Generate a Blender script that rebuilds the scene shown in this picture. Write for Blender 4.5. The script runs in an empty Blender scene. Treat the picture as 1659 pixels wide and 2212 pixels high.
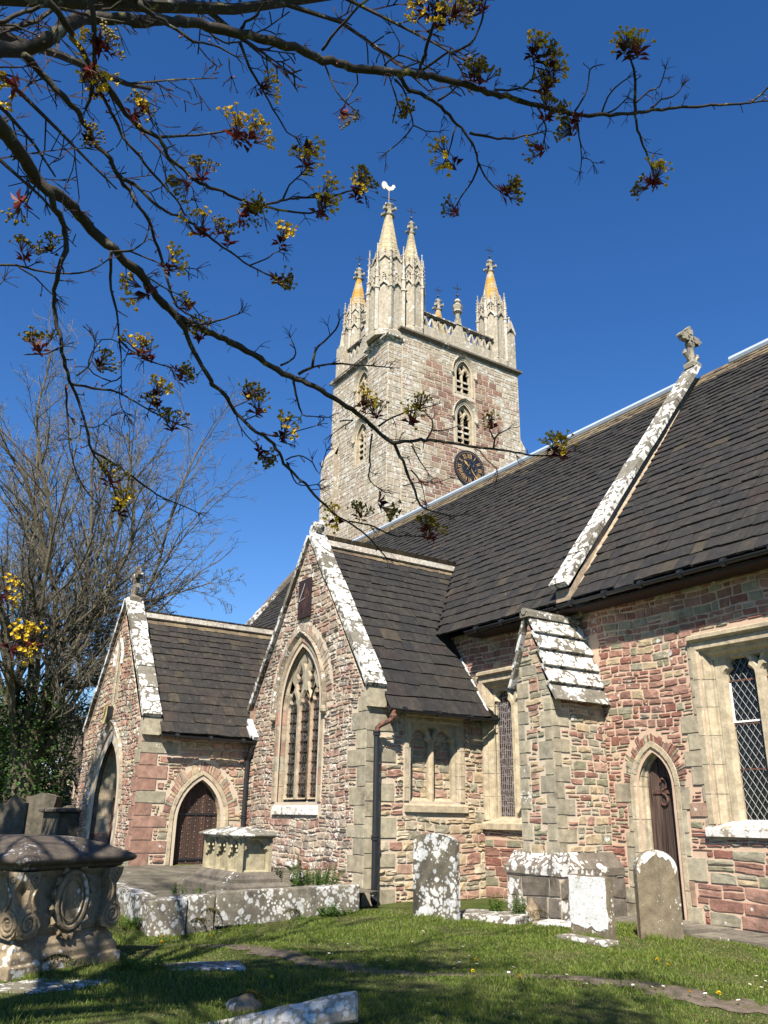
import bpy, math, random
import numpy as np
from mathutils import Vector, Matrix
from mathutils.geometry import tessellate_polygon
R=random.Random(7)
rad=math.radians
S=bpy.context.scene
COL=S.collection
# ------------------------------------------------------------------ camera
FPX=1800.0; YAW,PIT,ROL=rad(33.0),rad(20.1),rad(0.95)
def cam_rot():
    d1=np.array([-math.sin(YAW),0,math.cos(YAW)]);d2=np.array([math.cos(YAW),0,math.sin(YAW)]);up=np.array([0,-1,0.])
    c,s=math.cos(PIT),math.sin(PIT);Rp=np.array([[1,0,0],[0,c,s],[0,-s,c]])
    c,s=math.cos(ROL),math.sin(ROL);Rr=np.array([[c,-s,0],[s,c,0],[0,0,1]])
    return Rr@Rp@np.stack([-d1,d2,up],1)
CR=cam_rot(); EYE=np.array([0,0,1.65])
def ray(x,y):
    v=CR.T@np.array([x-829.5,y-1106,FPX]);return v/np.linalg.norm(v)
def at(x,y,dist):
    return EYE+ray(x,y)*dist
cd=bpy.data.cameras.new('camera');cam=bpy.data.objects.new('camera',cd);COL.objects.link(cam)
cd.sensor_fit='VERTICAL';cd.sensor_height=36;cd.sensor_width=27;cd.lens=FPX/2212*36
cd.clip_start=0.05;cd.clip_end=3000
r0,r1,r2=CR[0],-CR[1],-CR[2]
cam.matrix_world=Matrix(((r0[0],r1[0],r2[0],0),(r0[1],r1[1],r2[1],0),(r0[2],r1[2],r2[2],1.65),(0,0,0,1)))
S.camera=cam
# ------------------------------------------------------------------ light
SUN_EL=rad(46);SUN_S=rad(46)      # elevation; degrees east of south
sdir=Vector((math.cos(SUN_EL)*math.sin(SUN_S),-math.cos(SUN_EL)*math.cos(SUN_S),math.sin(SUN_EL)))
sl=bpy.data.lights.new('sun','SUN');sl.energy=5.0;sl.angle=rad(0.53);sl.color=(1,0.94,0.84)
so=bpy.data.objects.new('sun',sl);COL.objects.link(so);so.rotation_euler=sdir.to_track_quat('Z','Y').to_euler();so.location=(20,-20,40)
W=bpy.data.worlds.new('World');S.world=W;W.use_nodes=True
nt=W.node_tree;bg=nt.nodes['Background'];sk=nt.nodes.new('ShaderNodeTexSky');sk.sky_type='NISHITA'
sk.sun_disc=False;sk.sun_elevation=SUN_EL;sk.sun_rotation=math.atan2(sdir.x,sdir.y)
sk.altitude=300;sk.air_density=1.0;sk.dust_density=0.0;sk.ozone_density=3.6
hs=nt.nodes.new('ShaderNodeHueSaturation');hs.inputs['Saturation'].default_value=1.27;hs.inputs['Hue'].default_value=.5085;hs.inputs['Value'].default_value=1.0;nt.links.new(sk.outputs[0],hs.inputs['Color']);nt.links.new(hs.outputs[0],bg.inputs[0]);bg.inputs[1].default_value=0.08
S.view_settings.view_transform='Standard';S.view_settings.look='None';S.view_settings.gamma=1;S.view_settings.exposure=1.05
S.cycles.max_bounces=6;S.cycles.diffuse_bounces=1;S.cycles.glossy_bounces=2;S.cycles.transparent_max_bounces=8
S.cycles.use_denoising=True
# ------------------------------------------------------------------ mesh builder
class MB:
    def __init__(s): s.v=[];s.f=[];s.m=[]
    def add(s,vs,fs,m=0):
        b=len(s.v);s.v.extend(vs);s.f.extend([tuple(i+b for i in f) for f in fs])
        s.m.extend([m]*len(fs) if isinstance(m,int) else m)
    def build(s,name,mats,parent=None,smooth=False,origin=None):
        me=bpy.data.meshes.new(name);o=None
        off=Vector(origin) if origin is not None else Vector((0,0,0))
        vs=s.v if origin is None else [(x-off.x,y-off.y,z-off.z) for x,y,z in s.v]
        me.from_pydata(vs,[],s.f)
        for m in (mats if isinstance(mats,(list,tuple)) else [mats]): me.materials.append(m)
        if s.m: me.polygons.foreach_set('material_index',s.m)
        if smooth: me.polygons.foreach_set('use_smooth',[True]*len(s.f))
        me.update()
        o=bpy.data.objects.new(name,me);COL.objects.link(o)
        if parent is not None:
            o.parent=parent
            w=Vector((0,0,0)); p=parent
            while p is not None: w+=p.location; p=p.parent
            o.location=off-w
        else: o.location=off
        return o
def empty(name,loc=(0,0,0)):
    o=bpy.data.objects.new(name,None);COL.objects.link(o);o.location=loc;o.empty_display_size=.3;return o
def tag(o,label=None,cat=None,group=None,kind=None):
    if label:o['label']=label
    if cat:o['category']=cat
    if group:o['group']=group
    if kind:o['kind']=kind
    return o
BOXF=[(0,1,2,3),(7,6,5,4),(0,4,5,1),(1,5,6,2),(2,6,7,3),(3,7,4,0)]
def obox(mb,o,a,b,c,m=0):
    o=Vector(o);a=Vector(a);b=Vector(b);c=Vector(c)
    p=[o,o+a,o+a+b,o+b];p+=[q+c for q in p[:4]]
    mb.add([tuple(q) for q in p],BOXF,m)
def box(mb,x0,x1,y0,y1,z0,z1,m=0): obox(mb,(x0,y0,z0),(x1-x0,0,0),(0,y1-y0,0),(0,0,z1-z0),m)
class Fr:
    def __init__(s,o,u,n): s.o=Vector(o);s.u=Vector(u);s.n=Vector(n)
    def P(s,u,z,d=0):
        q=s.o+s.u*u+s.n*d;return (q.x,q.y,q.z+z)
    def box(s,mb,u0,u1,z0,z1,d0,d1,m=0):
        vs=[s.P(u0,z0,d0),s.P(u1,z0,d0),s.P(u1,z1,d0),s.P(u0,z1,d0),s.P(u0,z0,d1),s.P(u1,z0,d1),s.P(u1,z1,d1),s.P(u0,z1,d1)]
        mb.add(vs,BOXF,m)
def SF(y): return Fr((0,y,0),(1,0,0),(0,-1,0))   # faces south, u = x
def EF(x): return Fr((x,0,0),(0,1,0),(1,0,0))    # faces east, u = y
def tube(mb,pts,rs,n=6,m=0,cap=True):
    pts=[Vector(p) for p in pts]
    if isinstance(rs,(int,float)): rs=[rs]*len(pts)
    t=(pts[1]-pts[0]).normalized();a=t.orthogonal().normalized()
    vs=[];N=len(pts)
    for i,p in enumerate(pts):
        if i==0:t=pts[1]-pts[0]
        elif i==N-1:t=pts[-1]-pts[-2]
        else:t=pts[i+1]-pts[i-1]
        if t.length<1e-9:t=Vector((0,0,1))
        t.normalize();a=a-t*a.dot(t)
        if a.length<1e-6:a=t.orthogonal()
        a.normalize();b=t.cross(a)
        for k in range(n):
            w=2*math.pi*k/n;q=p+(a*math.cos(w)+b*math.sin(w))*rs[i];vs.append((q.x,q.y,q.z))
    fs=[]
    for i in range(N-1):
        for k in range(n):
            k2=(k+1)%n;fs.append((i*n+k,i*n+k2,(i+1)*n+k2,(i+1)*n+k))
    if cap: fs.append(tuple(range(n-1,-1,-1)));fs.append(tuple((N-1)*n+k for k in range(n)))
    mb.add(vs,fs,m)
def lathe(mb,c,prof,n=8,m=0,rot=0.0,cap=True):
    vs=[];fs=[]
    for (r,z) in prof:
        for k in range(n):
            w=rot+2*math.pi*k/n;vs.append((c[0]+r*math.cos(w),c[1]+r*math.sin(w),c[2]+z))
    L=len(prof)
    for i in range(L-1):
        for k in range(n):
            k2=(k+1)%n;fs.append((i*n+k,i*n+k2,(i+1)*n+k2,(i+1)*n+k))
    if cap: fs.append(tuple(range(n-1,-1,-1)));fs.append(tuple((L-1)*n+k for k in range(n)))
    mb.add(vs,fs,m)
def rectloft(mb,cx,cy,prof,m=0,hole=False):
    """stack of rectangles (hx,hy,z) -> solid"""
    vs=[];fs=[]
    for hx,hy,z in prof: vs+=[(cx-hx,cy-hy,z),(cx+hx,cy-hy,z),(cx+hx,cy+hy,z),(cx-hx,cy+hy,z)]
    for i in range(len(prof)-1):
        for k in range(4):
            k2=(k+1)%4;fs.append((i*4+k,i*4+k2,i*4+4+k2,i*4+4+k))
    fs.append((3,2,1,0));q=4*(len(prof)-1);fs.append((q,q+1,q+2,q+3));mb.add(vs,fs,m)
def clip_poly(P,H):
    """P clipped by convex CCW polygon H"""
    for i in range(len(H)):
        a=H[i];b=H[(i+1)%len(H)];out=[]
        if not P:return []
        sd=[(b[0]-a[0])*(p[1]-a[1])-(b[1]-a[1])*(p[0]-a[0]) for p in P]
        for j in range(len(P)):
            k=(j+1)%len(P)
            if sd[j]>=0: out.append(P[j])
            if (sd[j]>=0)!=(sd[k]>=0):
                t=sd[j]/(sd[j]-sd[k]);out.append((P[j][0]+t*(P[k][0]-P[j][0]),P[j][1]+t*(P[k][1]-P[j][1])))
        P=out
    return P
def inpoly(u,z,P):
    c=False;j=len(P)-1
    for i in range(len(P)):
        if (P[i][1]>z)!=(P[j][1]>z) and u<(P[j][0]-P[i][0])*(z-P[i][1])/(P[j][1]-P[i][1])+P[i][0]: c=not c
        j=i
    return c
def area(P): return .5*sum(P[i][0]*P[(i+1)%len(P)][1]-P[(i+1)%len(P)][0]*P[i][1] for i in range(len(P)))
def offset_poly(P,o):
    """outset of a closed CCW polygon by o"""
    n=len(P);out=[]
    for i in range(n):
        a=Vector(P[i-1]);b=Vector(P[i]);c=Vector(P[(i+1)%n])
        e1=(b-a);e2=(c-b)
        if e1.length<1e-7:e1=e2
        if e2.length<1e-7:e2=e1
        n1=Vector((e1.y,-e1.x)).normalized();n2=Vector((e2.y,-e2.x)).normalized()
        nn=n1+n2
        if nn.length<1e-3:nn=n1
        nn.normalize();k=min(1/max(nn.dot(n1),.35),2.2);q=b+nn*(o*k);out.append((q.x,q.y))
    return out
def holed(mb,F,outer,holes,d,m=0):
    polys=[[Vector((p[0],p[1],0)) for p in outer]]+[[Vector((p[0],p[1],0)) for p in h] for h in holes]
    tr=tessellate_polygon(polys);flat=[p for P in polys for p in P]
    mb.add([F.P(p.x,p.y,d) for p in flat],[tuple(t) for t in tr],m)
def reveal(mb,F,P,d0,d1,m=0,Q=None):
    Q=Q or P;n=len(P)
    vs=[F.P(p[0],p[1],d0) for p in P]+[F.P(p[0],p[1],d1) for p in Q]
    mb.add(vs,[(i,(i+1)%n,n+(i+1)%n,n+i) for i in range(n)],m)
def plate(mb,F,outer,holes,d0,d1,ch=.05,m=0):
    """stone plate with chamfered openings"""
    hs=[h if area(h)>0 else h[::-1] for h in holes]
    big=[offset_poly(h,ch) for h in hs]
    holed(mb,F,outer,big,d0,m)
    for h,b in zip(hs,big):
        reveal(mb,F,b,d0,d0-ch*1.6,m,h);reveal(mb,F,h,d0-ch*1.6,d1,m)
def solid_poly(mb,F,P,d0,d1,m=0):
    n=len(P);vs=[F.P(p[0],p[1],d0) for p in P]+[F.P(p[0],p[1],d1) for p in P]
    tr=[tuple(t) for t in tessellate_polygon([[Vector((p[0],p[1],0)) for p in P]])]
    mb.add(vs,[t for t in tr]+[tuple(i+n for i in t[::-1]) for t in tr]+[(i,(i+1)%n,n+(i+1)%n,n+i) for i in range(n)],m)
# pointed arch: list of (u,z) from bottom left over the apex to bottom right
def arch(uc,zb,zs,hw,rise,o=0.0,n=9,nj=5,zb_o=0.0):
    Rr=(hw*hw+rise*rise)/(2*hw);cl=uc-hw+Rr;cr=uc+hw-Rr;R2=Rr+o
    top=math.sqrt(max(R2*R2-(Rr-hw)**2,1e-6));a1=math.acos(max(-1,min(1,(uc-cl)/R2)))
    L=[(uc-hw-o,zb-zb_o+(zs-zb+zb_o)*i/nj) for i in range(nj)]
    for i in range(n+1):
        a=math.pi+(a1-math.pi)*i/n;L.append((cl+R2*math.cos(a),zs+R2*math.sin(a)))
    Rt=[(2*uc-u,z) for u,z in L[-2::-1]]
    return L+Rt
def archfill(uc,zb,zs,hw,rise,o=0.0,n=9):
    P=arch(uc,zb,zs,hw,rise,o,n,1);return P[::-1]  # CCW
def cusped(uc,zb,zs,hw,rise,cusp=.3,o=0,n=20,ogee=0.0):
    P=arch(uc,zb,zs,hw,rise,0,n,1);Q=[]
    for (u,z) in P:
        if z<=zs+1e-6: Q.append((u,z));continue
        t=min(1,(z-zs)/rise);k=max(0,1-abs(t-.42)/.2)
        s=1 if u>uc else -1
        du=hw*cusp*k+ogee*hw*t*(1-t)*1.2
        w=abs(u-uc);w=max(w-du,min(w,.015)) ;Q.append((uc+s*w,z+ (ogee*.15*t**4)))
    return Q[::-1]
def sweep(mb,F,paths,depths,m=0,blocks=None,mort=None,gap=.006,mp=None):
    """paths: equal-length point lists (outer to inner); blocks: path index cuts"""
    N=len(paths[0])
    if mort is not None:
        for i in range(len(paths)-1):
            vs=[F.P(p[0],p[1],depths[i]-.006) for p in (mp or paths)[i]]+[F.P(p[0],p[1],depths[i+1]-.006) for p in (mp or paths)[i+1]]
            mb.add(vs,[(k,k+1,N+k+1,N+k) for k in range(N-1)],mort)
    cuts=blocks or [0,N-1]
    for a,b in zip(cuts[:-1],cuts[1:]):
        vs=[];K=b-a+1;dj=R.uniform(-.004,.004)
        for P,d in zip(paths,depths):
            for k in range(a,b+1):
                u,z=P[k]
                if k==a or k==b:
                    q=P[k+1] if k==a else P[k-1];L=math.hypot(q[0]-u,q[1]-z) or 1;u+=(q[0]-u)/L*gap;z+=(q[1]-z)/L*gap
                vs.append(F.P(u,z,d+dj))
        fs=[]
        for i in range(len(paths)-1):
            for k in range(K-1): fs.append((i*K+k,i*K+k+1,(i+1)*K+k+1,(i+1)*K+k))
        mb.add(vs,fs,m)
def arch_frame(mb,F,uc,zb,zs,hw,rise,prof,m=0,mort=None,n=8,nj=4):
    paths=[arch(uc,zb,zs,hw,rise,o,n,nj) for o,d in prof]
    N=len(paths[0]);cuts=list(range(0,nj+1))+list(range(nj+2,N-1-nj-1,2))
    if cuts[-1]!=N-1-nj: cuts.append(N-1-nj)
    cuts+=list(range(N-nj,N))
    sweep(mb,F,paths,[d for o,d in prof],m,sorted(set(cuts)),mort,mp=[arch(uc,zb,zs,hw,rise,o+.006,n,nj) for o,d in prof])
# ------------------------------------------------------------------ masonry
def stone(mb,F,P,d,dep,m,rough=.35,inset=.012,flat=False):
    """one stone with polygon outline P (CCW u,z) standing dep out of the mortar"""
    Q=[]
    n=len(P)
    for i in range(n):
        a=P[i];b=P[(i+1)%n];Q.append(a)
        L=math.hypot(b[0]-a[0],b[1]-a[1])
        if L>.09:
            k=2 if L>.3 else 1
            for j in range(1,k+1):
                t=j/(k+1);Q.append((a[0]+(b[0]-a[0])*t+R.uniform(-.007,.007),a[1]+(b[1]-a[1])*t+R.uniform(-.007,.007)))
    n=len(Q);cu=sum(q[0] for q in Q)/n;cz=sum(q[1] for q in Q)/n
    vs=[F.P(q[0],q[1],d-.004) for q in Q]
    w=max(q[0] for q in Q)-min(q[0] for q in Q);h=max(q[1] for q in Q)-min(q[1] for q in Q)
    ku=max(.5,1-2*inset/max(w,.03));kz=max(.5,1-2*inset/max(h,.03))
    for q in Q:
        vs.append(F.P(cu+(q[0]-cu)*ku,cz+(q[1]-cz)*kz,d+dep*(1+R.uniform(-rough,rough))))
    fs=[(i,(i+1)%n,n+(i+1)%n,n+i) for i in range(n)]
    if flat: fs.append(tuple(range(n,2*n)))
    else:
        vs.append(F.P(cu+R.uniform(-.25,.25)*w,cz+R.uniform(-.2,.2)*h,d+dep*(1+R.uniform(-rough,rough*1.6))))
        fs+=[(n+i,n+(i+1)%n,2*n) for i in range(n)]
    mb.add(vs,fs,m)
def rubble(mb,F,poly,voids=(),ch=(.1,.22),wr=(.14,.42),dep=.022,m=1,zmin=None,rough=.4,d=0.0,wave=.02,jit=.014,gap=.014,pick=None,flat=False,mort=True,excl=(),spl=.3):
    """coursed rubble on convex CCW polygon poly, with openings left free"""
    if mort: holed(mb,F,poly,[v for v in voids],d,0)
    umin=min(p[0] for p in poly);umax=max(p[0] for p in poly);z=min(p[1] for p in poly) if zmin is None else zmin
    z1=max(p[1] for p in poly);EX=list(voids)+list(excl)
    bbs=[(min(p[0] for p in e),max(p[0] for p in e),min(p[1] for p in e),max(p[1] for p in e)) for e in EX]
    ph=R.uniform(0,9)
    while z<z1:
        h=R.uniform(*ch)
        row=clip_poly([(umin,z),(umax,z),(umax,z+h),(umin,z+h)],poly)
        if len(row)>2:
            ra=min(p[0] for p in row);rb=max(p[0] for p in row);u=ra-R.uniform(0,.2)
            while u<rb:
                w=R.uniform(*wr)*(.75+.5*(h/ch[1]));parts=[(z,z+h)]
                if h>ch[0]*1.25 and R.random()<spl:
                    c=z+h*R.uniform(.4,.6);parts=[(z,c),(c,z+h)]
                if EX and len(parts)==1 and h>.1 and any(b[0]<u+w and b[1]>u and b[2]<z+h and b[3]>z and any(inpoly(uu,zz,e) for uu in (u,u+w/2,u+w) for zz in (z,z+h/2,z+h)) for e,b in zip(EX,bbs)):
                    parts=[(z,z+h/2),(z+h/2,z+h)]
                for (za,zb) in parts:
                    segs=[(max(u,ra),min(u+w,rb))]
                    near=[e for e,b in zip(EX,bbs) if b[0]<u+w and b[1]>u and b[2]<zb and b[3]>za]
                    if near:
                        k=max(4,int(w/.025));ok=[]
                        for i in range(k+1):
                            uu=u+w*i/k;ok.append(not any(inpoly(uu,zz,e) for e in near for zz in (za+.01,(za+zb)/2,zb-.01)))
                        segs=[];st=None
                        for i in range(k+1):
                            if ok[i] and st is None:st=i
                            if st is not None and (not ok[i] or i==k):
                                en=i if ok[i] else i-1
                                if en-st>=2:segs.append((max(u+w*st/k,ra),min(u+w*en/k,rb)))
                                st=None
                    for (a,b) in segs:
                        if b-a<.04: continue
                        g=gap*.5;wv=lambda uu:wave*math.sin(uu*1.7+ph)+wave*.6*math.sin(uu*4.1+ph*2+z)
                        j=lambda:R.uniform(-jit,jit)*min(1,(zb-za)/.1)
                        P=[(a+g+j(),za+g+wv(a)+j()),(b-g+j(),za+g+wv(b)+j()),(b-g+j(),zb-g+wv(b)+j()),(a+g+j(),zb-g+wv(a)+j())]
                        if jit>.008 and R.random()<.5:
                            c=R.randrange(4);p=P[c];q=P[(c+1)%4];o=P[c-1]
                            P[c:c+1]=[(p[0]+(o[0]-p[0])*.22,p[1]+(o[1]-p[1])*.22),(p[0]+(q[0]-p[0])*.22,p[1]+(q[1]-p[1])*.22)]
                        P=clip_poly(P,poly)
                        if len(P)<3 or abs(area(P))<.0012: continue
                        mm=m if pick is None else pick((a+b)/2,(za+zb)/2,w,h)
                        stone(mb,F,P,d,dep*R.uniform(.7,1.35),mm,rough,flat=flat)
                u+=w
        z+=h
def quoins(mb,F,u0,side,z0,z1,ww=(.3,.52),hh=(.22,.34),dep=.026,m=2,over=.026,ex=None):
    """dressed corner stones on one face; side=+1 runs to larger u. returns exclusion rectangles"""
    z=z0;i=R.randrange(2);out=[]
    while z<z1-.12:
        h=min(R.uniform(*hh),z1-z);w=ww[i%2]*R.uniform(.85,1.15)
        a,b=(u0-over*(1 if over else 0),u0+w) if side>0 else (u0-w,u0+over)
        g=.006;P=[(a,z+g),(b-g if side>0 else b,z+g),(b-g if side>0 else b,z+h-g),(a,z+h-g)]
        if side<0:P=[(a+g,z+g),(b,z+g),(b,z+h-g),(a+g,z+h-g)]
        stone(mb,F,P,0,dep,m,.08,.006,True)
        out.append([(a-.01,z-.005),(b+.01,z-.005),(b+.01,z+h+.005),(a-.01,z+h+.005)]);z+=h;i+=1
    return out
def voussoirs(mb,F,uc,zs,hw,rise,o0,o1,m,n=11,dep=.02,amin=.12):
    """radial stones round an arch head, returns exclusion polygon"""
    A=arch(uc,zs-.05,zs,hw,rise,o0,n,1);B=arch(uc,zs-.05,zs,hw,rise,o1,n,1)
    for i in range(1,len(A)-2):
        k=R.uniform(.5,1.08)
        a0,a1=Vector(A[i]),Vector(A[i+1]);b0=a0+(Vector(B[i])-a0)*k;b1=a1+(Vector(B[i+1])-a1)*k
        mid=lambda p,q,t:(p.x+(q.x-p.x)*t,p.y+(q.y-p.y)*t)
        for (s,e) in ((.04,.47),(.53,.96)) if R.random()<.75 else ((.05,.95),):
            P=[mid(a0,a1,s),mid(a0,a1,e),mid(b0,b1,e),mid(b0,b1,s)]
            if area(P)<0:P=P[::-1]
            stone(mb,F,P,0,dep*R.uniform(.7,1.3),m,.3,.008)
    return [p for p in B][::-1]
# ------------------------------------------------------------------ slates
def slates(mb,O,U,V,Nn,rows,wfun,intervals,th=.03,m=0,rag=.012,lift=.035):
    O=Vector(O);U=Vector(U);V=Vector(V);Nn=Vector(Nn)
    for (v,e) in rows:
        for (a,b) in intervals(v):
            u=a-R.uniform(0,.15)
            while u<b:
                w=wfun(v)*R.uniform(.6,1.45);ua,ub=max(u,a),min(u+w,b);u+=w
                if ub-ua<.04: continue
                h=lift*R.uniform(.75,1.3);t=th*R.uniform(.7,1.3);k=3 if w>.25 else 2
                dv=R.uniform(-.012,.012)+(-R.uniform(.03,.07) if R.random()<.02 else 0)+.016*math.sin(ua*.55+v*.8);sk=R.uniform(-.01,.01);L=e*1.55;g=.004
                top=[];bot=[]
                for i in range(k+1):
                    uu=ua+g+(ub-ua-2*g)*i/k;vv=v+dv+sk*(i/k-.5)+R.uniform(-rag,rag)*.8
                    top.append(O+U*uu+V*(vv+R.uniform(0,.008))+Nn*(h+R.uniform(-.003,.003)));bot.append(O+U*uu+V*(vv-.004+R.uniform(-rag,rag)*.4)+Nn*max(h-t,.001))
                up=[O+U*(ua+g)+V*(v+L)+Nn*.004,O+U*(ub-g)+V*(v+L)+Nn*.004]
                vs=[tuple(p) for p in top+bot+up];n=k+1
                fs=[tuple(list(range(n))+[2*n+1,2*n])]+[(i,n+i,n+i+1,i+1) for i in range(k)]+[(0,2*n,n),(k,n+k,2*n+1)]
                mb.add(vs,fs,m)
# ------------------------------------------------------------------ materials
def ramp(nt,stops,const=False):
    r=nt.nodes.new('ShaderNodeValToRGB');cr=r.color_ramp
    if const:cr.interpolation='CONSTANT'
    while len(cr.elements)<len(stops):cr.elements.new(.5)
    for e,(p,c) in zip(cr.elements,stops):
        e.position=p;e.color=(c[0],c[1],c[2],1) if not isinstance(c,(int,float)) else (c,c,c,1)
    return r
class NM:
    """small node helper around one material"""
    def __init__(s,name,rough=.9,spec=.2):
        s.mat=bpy.data.materials.new(name);s.mat.use_nodes=True;s.nt=s.mat.node_tree
        s.b=s.nt.nodes['Principled BSDF'];s.b.inputs['Roughness'].default_value=rough
        s.b.inputs['Specular IOR Level'].default_value=spec
        s.co=s.nt.nodes.new('ShaderNodeTexCoord').outputs['Object'];s.h=None
    def link(s,a,b): s.nt.links.new(a,b)
    def noise(s,scale,detail=4,rough=.6,co=None,dim='3D'):
        n=s.nt.nodes.new('ShaderNodeTexNoise');n.inputs['Scale'].default_value=scale;n.inputs['Detail'].default_value=detail
        n.inputs['Roughness'].default_value=rough;s.link(co or s.co,n.inputs['Vector']);return n.outputs['Fac']
    def voro(s,scale,feature='F1',out='Distance',rnd=1.0,co=None):
        n=s.nt.nodes.new('ShaderNodeTexVoronoi');n.feature=feature;n.inputs['Scale'].default_value=scale
        n.inputs['Randomness'].default_value=rnd;s.link(co or s.co,n.inputs['Vector']);return n.outputs[out]
    def math(s,op,a,b=None,c=None):
        n=s.nt.nodes.new('ShaderNodeMath');n.operation=op
        for i,x in enumerate((a,b,c)):
            if x is None:continue
            if isinstance(x,(int,float)):n.inputs[i].default_value=x
            else:s.link(x,n.inputs[i])
        return n.outputs[0]
    def step(s,x,a,b):
        n=s.nt.nodes.new('ShaderNodeMapRange');n.interpolation_type='SMOOTHSTEP'
        s.link(x,n.inputs['Value']);n.inputs['From Min'].default_value=a;n.inputs['From Max'].default_value=b;return n.outputs[0]
    def mix(s,f,a,b,mode='MIX'):
        n=s.nt.nodes.new('ShaderNodeMix');n.data_type='RGBA';n.blend_type=mode
        for i,x in ((0,f),(6,a),(7,b)):
            if isinstance(x,(int,float)) and i==0:n.inputs[0].default_value=x
            elif isinstance(x,(tuple,list)):n.inputs[i].default_value=(x[0],x[1],x[2],1)
            elif isinstance(x,(int,float)):n.inputs[i].default_value=(x,x,x,1)
            else:s.link(x,n.inputs[i])
        return n.outputs[2]
    def rnd(s): return s.nt.nodes.new('ShaderNodeNewGeometry').outputs['Random Per Island']
    def pal(s,f,cols):
        st=[];acc=0;tot=sum(w for c,w in cols)
        for c,w in cols: st.append((acc/tot,c));acc+=w
        r=ramp(s.nt,st,True);s.link(f,r.inputs[0]);return r.outputs[0]
    def scaled(s,v):
        n=s.nt.nodes.new('ShaderNodeMapping');n.inputs['Scale'].default_value=v;s.link(s.co,n.inputs['Vector']);return n.outputs[0]
    def upness(s):
        g=s.nt.nodes.new('ShaderNodeNewGeometry');x=s.nt.nodes.new('ShaderNodeSeparateXYZ');s.link(g.outputs['True Normal'],x.inputs[0]);return x.outputs
    def bump(s,h,strength=.5,dist=.02):
        n=s.nt.nodes.new('ShaderNodeBump');n.inputs['Strength'].default_value=strength;n.inputs['Distance'].default_value=dist
        s.link(h,n.inputs['Height'])
        if s.h is not None:s.link(s.h,n.inputs['Normal'])
        s.h=n.outputs[0];s.link(s.h,s.b.inputs['Normal'])
    def color(s,c):
        if isinstance(c,(tuple,list)):s.b.inputs['Base Color'].default_value=(c[0],c[1],c[2],1)
        else:s.link(c,s.b.inputs['Base Color'])
        return s.mat
def lichen(n,col,amount=.5,scale=9,size=.42,c=(.74,.72,.66),patch=1.6,edge=.05):
    """round white lichen spots of mixed size gathered in patches"""
    wob=n.noise(scale*3.1,2);pt=n.math('ADD',n.noise(patch,3),n.math('MULTIPLY',n.math('SUBTRACT',n.rnd(),.5),.22))
    for sc,k in ((scale,1.0),(scale*2.3,.9)):
        d=n.voro(sc);d=n.math('ADD',d,n.math('MULTIPLY',n.math('SUBTRACT',wob,.5),.34))
        th=n.math('MULTIPLY',n.step(pt,.74-amount*.55*k,.92-amount*.45*k),size)
        mask=n.math('MULTIPLY',n.step(n.math('SUBTRACT',th,d),-.02,edge+.05),n.math('ADD',.62,n.math('MULTIPLY',n.step(n.noise(scale*5.3,4,.7),.36,.56),.38)))
        shade=n.mix(n.step(n.noise(scale*.6,3),.35,.68),tuple(x*.62 for x in c),c);shade=n.mix(n.step(n.noise(scale*6,3),.35,.7),n.mix(.0,tuple(x*.72 for x in c),tuple(x*.72 for x in c)),shade)
        col=n.mix(mask,col,shade)
    return col
def stone_mat(name,pal,lich=.4,lsc=9,lsize=.4,grime=.35,gcol=(.07,.06,.05),bump=.5,bscale=26,gsc=1.1,streak=0,lcol=(.74,.72,.66),orange=0):
    n=NM(name);r=n.rnd();c=n.pal(r,pal) if len(pal)>1 else n.mix(0.0,pal[0][0],pal[0][0])
    f=n.noise(7,5,.65);k=n.mix(n.step(f,.25,.8),(.66,.64,.62),(1.22,1.2,1.16));c=n.mix(1.0,c,k,'MULTIPLY')
    f2=n.noise(55,3,.7);k=n.mix(n.step(f2,.25,.75),(.8,.8,.8),(1.15,1.15,1.15));c=n.mix(1.0,c,k,'MULTIPLY')
    if grime:
        g=n.step(n.math('ADD',n.noise(gsc,5,.65),n.math('MULTIPLY',n.noise(gsc*9,3),.25)),.72-grime*.25,.95-grime*.25)
        c=n.mix(n.math('MULTIPLY',g,.8),c,gcol)
    if streak:
        s=n.noise(1,4,.6,n.scaled((6,6,.5)));c=n.mix(n.math('MULTIPLY',n.step(s,.5,.75),streak),c,gcol)
    if orange:
        s=n.noise(2.2,4,.65);c=n.mix(n.math('MULTIPLY',n.step(s,.62-orange*.3,.72-orange*.25),.85),c,(.42,.22,.03))
    if lich:
        c=lichen(n,c,lich,lsc,lsize,lcol);d=n.voro(lsc*1.6+3);w_=n.step(n.math('SUBTRACT',n.math('MULTIPLY',n.step(n.noise(2.3,3),.62,.78),.26*min(1,lich*1.6)),d),0,.1);c=n.mix(n.math('MULTIPLY',w_,.7),c,(.36,.27,.07))
    n.bump(n.noise(bscale,6,.7),bump,.02)
    if bump>.3:n.bump(n.voro(bscale*1.3),bump*.35,.012)
    return n.color(c)
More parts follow.
